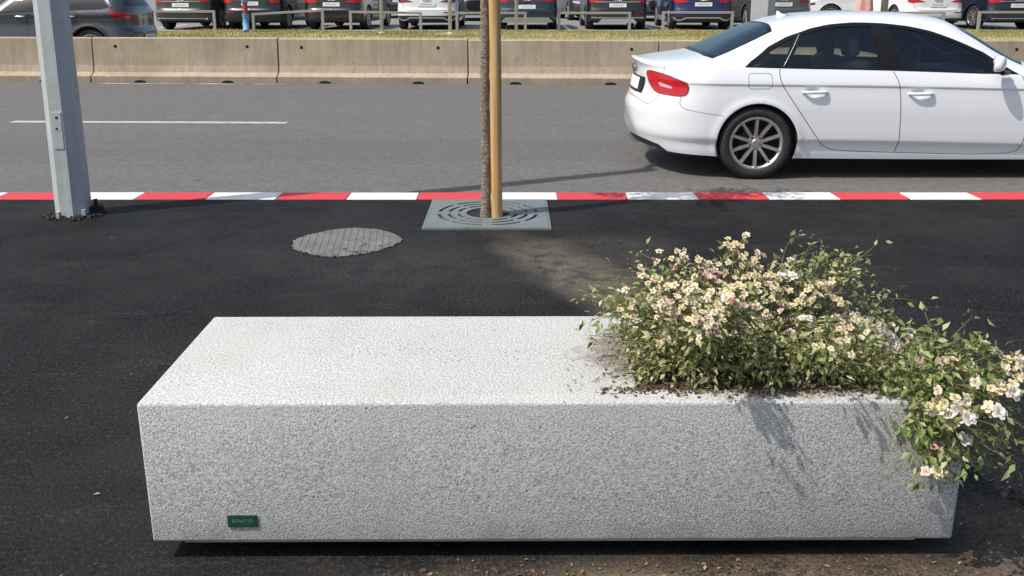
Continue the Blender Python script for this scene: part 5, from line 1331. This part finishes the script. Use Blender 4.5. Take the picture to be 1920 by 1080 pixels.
ca = [((1270, 492, 2.50), .020, 7, BLUSH), ((1380, 458, 2.56), .018, 6, CR), ((1322, 500, 2.52), .018, 4, BLUSH), ((1330, 528, 2.46), .014, 4, PK), ((1240, 548, 2.32), .026, 12, CR), ((1290, 562, 2.26), .028, 14, CR), ((1368, 560, 2.22), .028, 15, CR), ((1376, 572, 2.18), .010, 3, PK), ((1402, 486, 2.52), .014, 4, BLUSH),
      ((1308, 604, 2.14), .020, 8, CR), ((1332, 614, 2.12), .020, 8, BLUSH), ((1246, 580, 2.26), .020, 7, BLUSH), ((1432, 524, 2.50), .022, 10, CR), ((1466, 520, 2.52), .016, 6, WH), ((1500, 576, 2.46), .026, 9, CR), ((1540, 545, 2.52), .020, 6, CR), ((1450, 592, 2.42), .018, 4, CR), ((1512, 602, 2.42), .016, 4, WH), ((1402, 536, 2.45), .020, 6, CR),
      ((1346, 584, 2.17), .020, 8, CR), ((1182, 580, 2.44), .014, 4, CR), ((1168, 552, 2.48), .008, 2, WH), ((1292, 526, 2.47), .018, 5, CR), ((1532, 626, 2.40), .008, 2, PK), ((1592, 620, 2.20), .022, 5, CR), ((1560, 655, 2.14), .020, 4, CR), ((1640, 620, 2.55), .020, 6, CR), ((1484, 494, 2.58), .006, 2, WH), ((1582, 600, 2.50), .018, 3, CR),
      ((1410, 622, 2.38), .016, 3, CR), ((1476, 636, 2.38), .016, 3, CR), ((1240, 640, 2.36), .014, 2, CR), ((1180, 612, 2.42), .014, 2, WH), ((1440, 560, 2.46), .03, 6, CR), ((1480, 550, 2.5), .03, 6, CR), ((1355, 515, 2.5), .025, 5, CR), ((1212, 520, 2.5), .02, 3, CR), ((1560, 575, 2.5), .03, 5, CR)]
ca = [(at(*p), s_, int(c * 2.0 + 0.5), w) for p, s_, c, w in ca]
sh = [(1200, 505, 2.55), (1185, 520, 2.5), (1165, 560, 2.5), (1150, 590, 2.45), (1140, 610, 2.4), (1160, 640, 2.36), (1190, 655, 2.34), (1230, 660, 2.30), (1580, 475, 2.62), (1600, 485, 2.62), (1610, 510, 2.6), (1545, 480, 2.62), (1525, 490, 2.6), (1600, 530, 2.55), (1625, 560, 2.6), (1650, 580, 2.62), (1670, 600, 2.62), (1690, 610, 2.66),
      (1500, 500, 2.58), (1440, 495, 2.58), (1300, 655, 2.29), (1360, 675, 2.29), (1420, 690, 2.29), (1480, 685, 2.29), (1540, 690, 2.29), (1600, 690, 2.3), (1640, 670, 2.34), (1660, 690, 2.3), (1620, 640, 2.42), (1560, 620, 2.45), (1500, 640, 2.38), (1440, 650, 2.34), (1390, 640, 2.34), (1280, 620, 2.34), (1210, 600, 2.42),
      (1350, 480, 2.56), (1590, 570, 2.6), (1540, 520, 2.6), (1240, 510, 2.52), (1300, 640, 2.3), (1590, 660, 2.35), (1530, 660, 2.33), (1250, 690, 2.30), (1330, 700, 2.29), (1470, 705, 2.285)]
sh = [at(*p) for p in sh] + [Vector((random.uniform(0.36, 1.10), random.uniform(2.27, 2.45), random.uniform(0.485, 0.54))) for k in range(34)] + [Vector((random.uniform(0.24, 0.40), random.uniform(2.30, 2.70), random.uniform(0.49, 0.60))) for k in range(14)]
random.seed(21)
rose_bush('rose_bush', (0.70, 2.52, 0.455), ca, sh, 'half-dried bush of cream and pink roses filling the planter hole', 8500, 0.18, (0.011, 0.027), False, 0.66)
cb = [((1784, 688, 2.24), .022, 9, CR), ((1822, 690, 2.24), .018, 5, CR), ((1862, 660, 2.24), .008, 3, WH), ((1882, 690, 2.20), .018, 6, WH), ((1906, 684, 2.20), .018, 5, WH), ((1855, 725, 2.16), .016, 5, CR), ((1888, 738, 2.14), .016, 5, WH), ((1768, 756, 2.12), .022, 7, CR), ((1792, 780, 2.11), .020, 7, WH), ((1756, 784, 2.11), .008, 3, WH),
      ((1802, 764, 2.12), .014, 4, CR), ((1846, 776, 2.13), .014, 3, WH), ((1748, 848, 2.11), .004, 1, PK), ((1736, 888, 2.11), .010, 3, BLUSH), ((1756, 896, 2.11), .010, 4, CR), ((1692, 646, 2.40), .012, 3, WH), ((1714, 684, 2.30), .008, 2, PK), ((1800, 830, 2.12), .008, 1, WH), ((1690, 735, 2.27), .02, 4, CR), ((1900, 715, 2.17), .015, 4, CR)]
cb = [(at(*p), s_, c, w) for p, s_, c, w in cb]
shb = [(1750, 640, 2.30), (1795, 635, 2.28), (1830, 650, 2.24), (1855, 660, 2.22), (1780, 655, 2.25), (1740, 675, 2.24), (1730, 700, 2.22), (1745, 740, 2.16), (1770, 720, 2.18), (1810, 720, 2.18), (1840, 750, 2.15), (1860, 815, 2.14), (1885, 800, 2.15), (1885, 840, 2.15), (1820, 850, 2.12), (1850, 855, 2.13), (1800, 820, 2.12), (1760, 860, 2.11), (1775, 880, 2.11), (1730, 810, 2.11), (1890, 690, 2.18), (1700, 670, 2.34), (1690, 700, 2.30), (1720, 640, 2.36), (1830, 820, 2.13), (1735, 790, 2.12)]
shb = [at(*p) for p in shb]
rose_bush('rose_bush', (1.06, 2.36, 0.455), cb, shb, 'leafy rose branches with white blooms spilling over the right end of the planter', 2100, 0.45, (0.016, 0.034), True, 1.0)
# litter: petals and dry leaves on the soil, the planter top and the pavement
random.seed(5); lit = []
def drop(x, y, z, s0, s1): lit.append((leaf_quad(Vector((x, y, z + 0.003)), Vector((random.gauss(0, 1), random.gauss(0, 1), random.uniform(0, .25))), Vector((random.gauss(0, .3), random.gauss(0, .3), 1)), random.uniform(s0, s1), random.uniform(s0, s1) * 0.5, random.uniform(-.3, .4)), random.random() * .99))
for k in range(420): drop(random.uniform(0.33, 1.14), 2.28 + abs(random.gauss(0, .22)) % 0.48, 0.472, .010, .024)
for k in range(70): drop(random.uniform(0.15, 0.36), random.uniform(2.25, 2.55), 0.469, .006, .014)
for k in range(240): drop(random.uniform(-0.25, 1.6), random.uniform(1.85, 2.22), 0.0, .008, .022)
for k in range(60): drop(random.uniform(1.2, 1.7), random.uniform(2.1, 2.9), 0.0, .008, .020)
for x, y in ((-1.62, 3.05), (-1.20, 2.12), (-0.98, 2.10), (-0.55, 2.02), (-1.27, 2.55), (-1.4, 3.6)): drop(x, y, 0.0, .022, .030)
for k in range(120): drop(random.uniform(-4, 4), random.uniform(2.5, 6.5), 0.0, .006, .012)
tag(leaf_cloud('leaf_litter', lit, M['dry_leaf'], None), 'dry petals and leaves scattered on the soil and the pavement', 'litter', kind='stuff')
mb = MB()
for k in range(750):
    q = random.uniform(0.0012, 0.0036); x = random.uniform(0.24, 1.14); y = 2.30 - abs(random.gauss(0, 0.022)) if random.random() < 0.75 else random.uniform(2.25, 2.7)
    if y > 2.30 and x > 0.35: continue
    if y < 2.225: continue
    mb.box((-q, -q, -q * .6), (q, q, q * .6), mat=Matrix.Translation((x, y, 0.468 + q * .3)) @ Matrix.Rotation(random.uniform(0, 3), 4, 'Z'))
for k in range(700):
    q = random.uniform(0.002, 0.007); x = random.uniform(-0.35, 1.75); y = random.uniform(1.85, 2.24) if k % 3 else random.uniform(1.9, 3.0)
    if y > 2.18 and x < 1.25: continue
    mb.box((-q, -q, -q * .6), (q, q, q * .6), mat=Matrix.Translation((x, y, q * .3)) @ Matrix.Rotation(random.uniform(0, 3), 4, 'Z') @ Matrix.Rotation(random.uniform(0, .6), 4, 'X'))
tag(mb.obj('spilled_earth', M['soil']), 'crumbs of earth on the planter rim and the pavement before it', 'earth', kind='stuff')
# ------------------------------------------------------------------ the saloon, the far traffic and the car park
build_saloon((1.088, 8.72, ROAD))
build_suv('grey_crossover_car', (-7.66, 19.62, FAR), math.pi, PAINT['slate'], dict(lamp='cross', badge=False, plate_z=0.50), CROSSOVER, 'grey metallic crossover car on the far carriageway behind the barriers', 'car', None, 0.345, True)
G1 = 'cars parked tail-out behind the railings'
ROWY = 28.35; px2x = lambda px, Y: (px - 960) / (1715.0 / (Y * 0.9742 + 0.24))
row = [('parked_coupe_suv', 340, 'graphite', dict(lamp='bar', trim='chrome', plate_z=0.755), 'black coupe SUV with a red light bar, parked nearest the grey crossover'),
       ('parked_hatchback', 470, 'black', dict(lamp='round', plate_z=0.80, cladding=True, badge=False), 'black car with round red tail lights parked behind the blue hydrant'),
       ('parked_suv', 622, 'black', dict(lamp='wide', plate_z=0.775), 'black SUV with wide red tail lights between hydrant and flag pole'),
       ('parked_coupe_suv', 800, 'white', dict(lamp='wide', trim='wave', plate_z=0.775, lens=M['lamp_deep'], cladding=True), 'white coupe SUV with dark lower bumper, parked left of the young tree'),
       ('parked_coupe_suv', 988, 'teal', dict(lamp='bar', trim='skid', plate_z=0.70), 'dark teal SUV with a full-width light bar, right of the tree stake'),
       ('parked_suv', 1158, 'black', dict(lamp='block', trim='bar', plate_z=0.745), 'large black SUV with a chrome bar and silver skid plate'),
       ('parked_coupe_suv', 1318, 'blue', dict(lamp='wide', trim='wave', plate_z=0.775, cladding=True), 'dark blue SUV with a white bumper trim, left of the grey pillar'),
       ('parked_car', 1468, 'grey', dict(lamp='wide', plate_z=0.775, lens=M['lamp_deep']), 'grey car parked just right of the wide grey pillar'),
       ('parked_suv', 1757, 'white', dict(lamp='wide', trim=None, plate_z=0.755), 'white SUV parked tail-out behind the roof of the white saloon'),
       ('parked_suv', 1908, 'navy', dict(lamp='wide', trim='chrome', plate_z=0.735), 'dark navy SUV parked at the right edge of the picture')]
for nm, px, col, stl, lb in row:
    Y = ROWY + random.uniform(-.12, .12)
    build_suv(nm, (px2x(px, Y), Y, LOT), R(90 + random.uniform(-1.2, 1.2) - (4 if px < 700 else 0) + (3.5 if px > 1700 else 0)), PAINT[col], stl, SUV, lb, 'car', G1)
G2 = 'cars in the second row of the car park'
row2 = [(893, 36.5, -90, 'dkgrey', 'dark grey car facing the road in the second row, seen left of the tree trunk'), (1040, 40.5, 8, 'silver', 'silver car seen side-on in the second row, right of the teal SUV'), (1098, 37.0, -86, 'graphite', 'black car nosing out of the second row beside the large black SUV'),
        (1228, 36.0, -88, 'slate', 'grey car facing the road between the black and the blue SUV'), (1395, 34.6, 92, 'dkgrey', 'dark car parked between the blue SUV and the grey pillar'), (1625, 31.8, 180, 'white', 'white SUV standing broadside behind the roof of the white saloon'), (748, 40.0, 92, 'graphite', 'black car far back between two parked SUVs'), (560, 37.5, 95, 'dkgrey', 'dark car in the second row behind the black SUVs'), (395, 37.0, 92, 'dkgrey', 'dark grey car far back behind the black coupe SUV')]
for px, Y, rz, col, lb in row2:
    x = px2x(px, Y); off = 4.66 if rz < 0 else 0
    if rz == 180: x += 2.2
    if rz == 8: x -= 2.4
    build_suv('parked_suv', (x, Y + off, LOT), R(rz), PAINT[col], dict(lamp='wide', plate=rz != 180), SUV, lb, 'car', G2)
# white bay lines
for px in (265, 405, 560, 700, 905, 1068, 1232, 1395, 1560, 1690, 1820):
    x = px2x(px, 28.5); marking('bay_marking', ((x, 28.0), (x + (x * 0.02), 33.2)), 0.12, LOT + 0.004, M['plate'], '', '')
# steel hoop railings
def hoop(px0, px1, y0, y1, label):
    Y = 26.3; x0, x1 = px2x(px0, Y), px2x(px1, Y); zg = 0.30
    z0, z1 = y0, y1
    r_ = empty('hoop_railing', ((x0 + x1) / 2, Y, zg)); tag(r_, label, 'railing', 'hoop railings on the grass bank'); w = (x1 - x0) / 2
    for sx_, zt_ in ((-1, z0), (1, z1)):
        mb = MB(); mb.box((sx_ * w - 0.038, -0.03, -0.1), (sx_ * w + 0.038, 0.03, zt_ - 0.032), bev=0.006); mb.obj('post', M['rail'], r_)
    mb = MB(); d = math.atan2(z1 - z0, 2 * w); Lr = math.hypot(2 * w, z1 - z0) / 2 + 0.038
    mb.box((-Lr, -0.031, -0.032), (Lr, 0.031, 0.032), bev=0.006, mat=Matrix.Translation((0, 0, (z0 + z1) / 2)) @ Matrix.Rotation(-d, 4, 'Y')); mb.obj('rail', M['rail'], r_)
for a in ((268, 403, .62, .61, 'grey hoop railing nearest the grey crossover car'), (476, 606, .535, .645, 'crooked grey hoop railing right of the blue hydrant'), (658, 789, .60, .57, 'grey hoop railing crossed by a slim white pole, before the black SUV'), (857, 985, .57, .57, 'grey hoop railing behind the young tree and its stake'),
          (1048, 1180, .57, .57, 'grey hoop railing before the large black SUV with chrome bar'), (1243, 1372, .585, .585, 'grey hoop railing before the dark blue SUV'), (1640, 1767, .575, .575, 'grey hoop railing before the white SUV at the right'), (1834, 1968, .59, .59, 'grey hoop railing at the right edge before the navy SUV')): hoop(*a)
M['pole_white'] = simple('white_pole_paint', (0.58, 0.585, 0.58), 0.5, var=0.1); M['pole_grey'] = simple('grey_pole_paint', (0.30, 0.305, 0.30), 0.5, var=0.12)
def flag_pole(px, Y, r_, mat, label):
    o = empty('flag_pole', (px2x(px, Y), Y, 0.31)); tag(o, label, 'pole', 'slim poles on the grass bank')
    mb = MB(); mb.tube([(0, 0, -0.1), (0, 0, 3.0), (0, 0, 6.0)], [r_, r_ * .95, r_ * .6], 12); mb.obj('shaft', mat, o, True)
    mb = MB(); mb.lathe([(0.0, 0.05), (r_ * 1.1, 0.05), (r_ * 2.2, 0.03), (r_ * 2.4, -0.05)], 16); mb.obj('foot_plate', mat, o, True)
for a in ((716, 26.0, .048, 'pole_white', 'slim white pole before the black SUV, left of the white coupe SUV'), (844, 25.7, .050, 'pole_white', 'slim white pole before the right side of the white coupe SUV'), (968, 25.7, .045, 'pole_white', 'slim white pole just right of the tree stake'), (1655, 26.8, .10, 'pole_grey', 'thicker grey pole behind the roof of the white saloon')): flag_pole(a[0], a[1], a[2], M[a[3]], a[4])
# pillar hydrant
M['hyd_blue'] = simple('faded_blue_paint', (0.13, 0.30, 0.46), 0.55, var=0.2, vscale=14); M['hyd_red'] = simple('faded_red_paint', (0.36, 0.05, 0.07), 0.55, var=0.25, vscale=14); M['hyd_white'] = simple('hydrant_caps', (0.6, 0.6, 0.58), 0.5)
hy = empty('fire_hydrant', (px2x(462, 25.9), 25.9, 0.30)); tag(hy, 'blue pillar fire hydrant with red bands on the grass bank', 'hydrant')
for nm, mt, pr in (('base', 'hyd_red', [(0.10, -0.05), (0.10, 0.04), (0.075, 0.06), (0.075, 0.11)]), ('barrel', 'hyd_blue', [(0.11, 0.11), (0.11, 0.145), (0.085, 0.15), (0.085, 0.50), (0.095, 0.52), (0.095, 0.56)]), ('collar', 'hyd_red', [(0.066, 0.56), (0.066, 0.86)]), ('head', 'hyd_blue', [(0.085, 0.86), (0.10, 0.89), (0.10, 1.10), (0.08, 1.17), (0.03, 1.21), (0.0, 1.22)])):
    mb = MB(); mb.lathe(pr, 20); mb.obj(nm, M[mt], hy, True)
for sx_ in (-1, 1):
    mb = MB(); mb.lathe([(0.045, 0.08), (0.045, 0.15), (0.055, 0.15), (0.055, 0.19), (0.0, 0.19)], 14, 0, Matrix.Translation((0, 0, 0.98)) @ Matrix.Rotation(R(90) * sx_, 4, 'Y')); mb.obj('outlet', M['hyd_white'], hy, True)
# grey pillar and the pink cloth
M['pillar'] = simple('grey_cladding', (0.33, 0.35, 0.38), 0.45, 0.1, var=0.08, vscale=3)
pi_ = empty('sign_pillar', (px2x(1432, 26.7), 26.9, 0.28), R(-38)); tag(pi_, 'wide plain grey pillar behind the rear window of the white saloon', 'pillar')
mb = MB(); mb.box((-0.26, -0.26, -0.1), (0.26, 0.26, 4.2), bev=0.012); mb.obj('shaft', M['pillar'], pi_)
mb = MB(); mb.box((-0.31, -0.31, -0.1), (0.31, 0.31, 0.10), bev=0.012); mb.obj('plinth', M['kerb_conc'], pi_)
M['pink'] = simple('pink_cloth', (0.62, 0.33, 0.31), 0.8, var=0.12, vscale=5)
cl_ = empty('pink_banner', (px2x(1617, 26.6), 26.6, 0.30)); tag(cl_, 'faded pink furled banner hanging beside the thicker grey pole', 'banner')
mb = MB(); zs = np.linspace(0.45, 2.6, 26); nn = 28; vv = []
for z in zs:
    wv_ = 0.13 + 0.08 * max(0, (1.0 - z)) + 0.05 * math.sin(z * 2.2)
    for k in range(nn):
        a = 2 * math.pi * k / nn; q = wv_ * (1 + 0.28 * math.sin(5 * a + z * 1.1) + 0.1 * math.sin(9 * a - z * 2)); vv.append((q * math.cos(a) + 0.05 * (z - 0.45), 0.6 * q * math.sin(a), z))
mb.add(vv, [(i * nn + k, i * nn + (k + 1) % nn, (i + 1) * nn + (k + 1) % nn, (i + 1) * nn + k) for i in range(len(zs) - 1) for k in range(nn)]); mb.obj('cloth', M['pink'], cl_, True)
mb = MB(); mb.tube([(0.08, 0, -0.1), (0.10, 0, 2.8)], 0.02, 8); mb.obj('rod', M['pole_grey'], cl_, True)
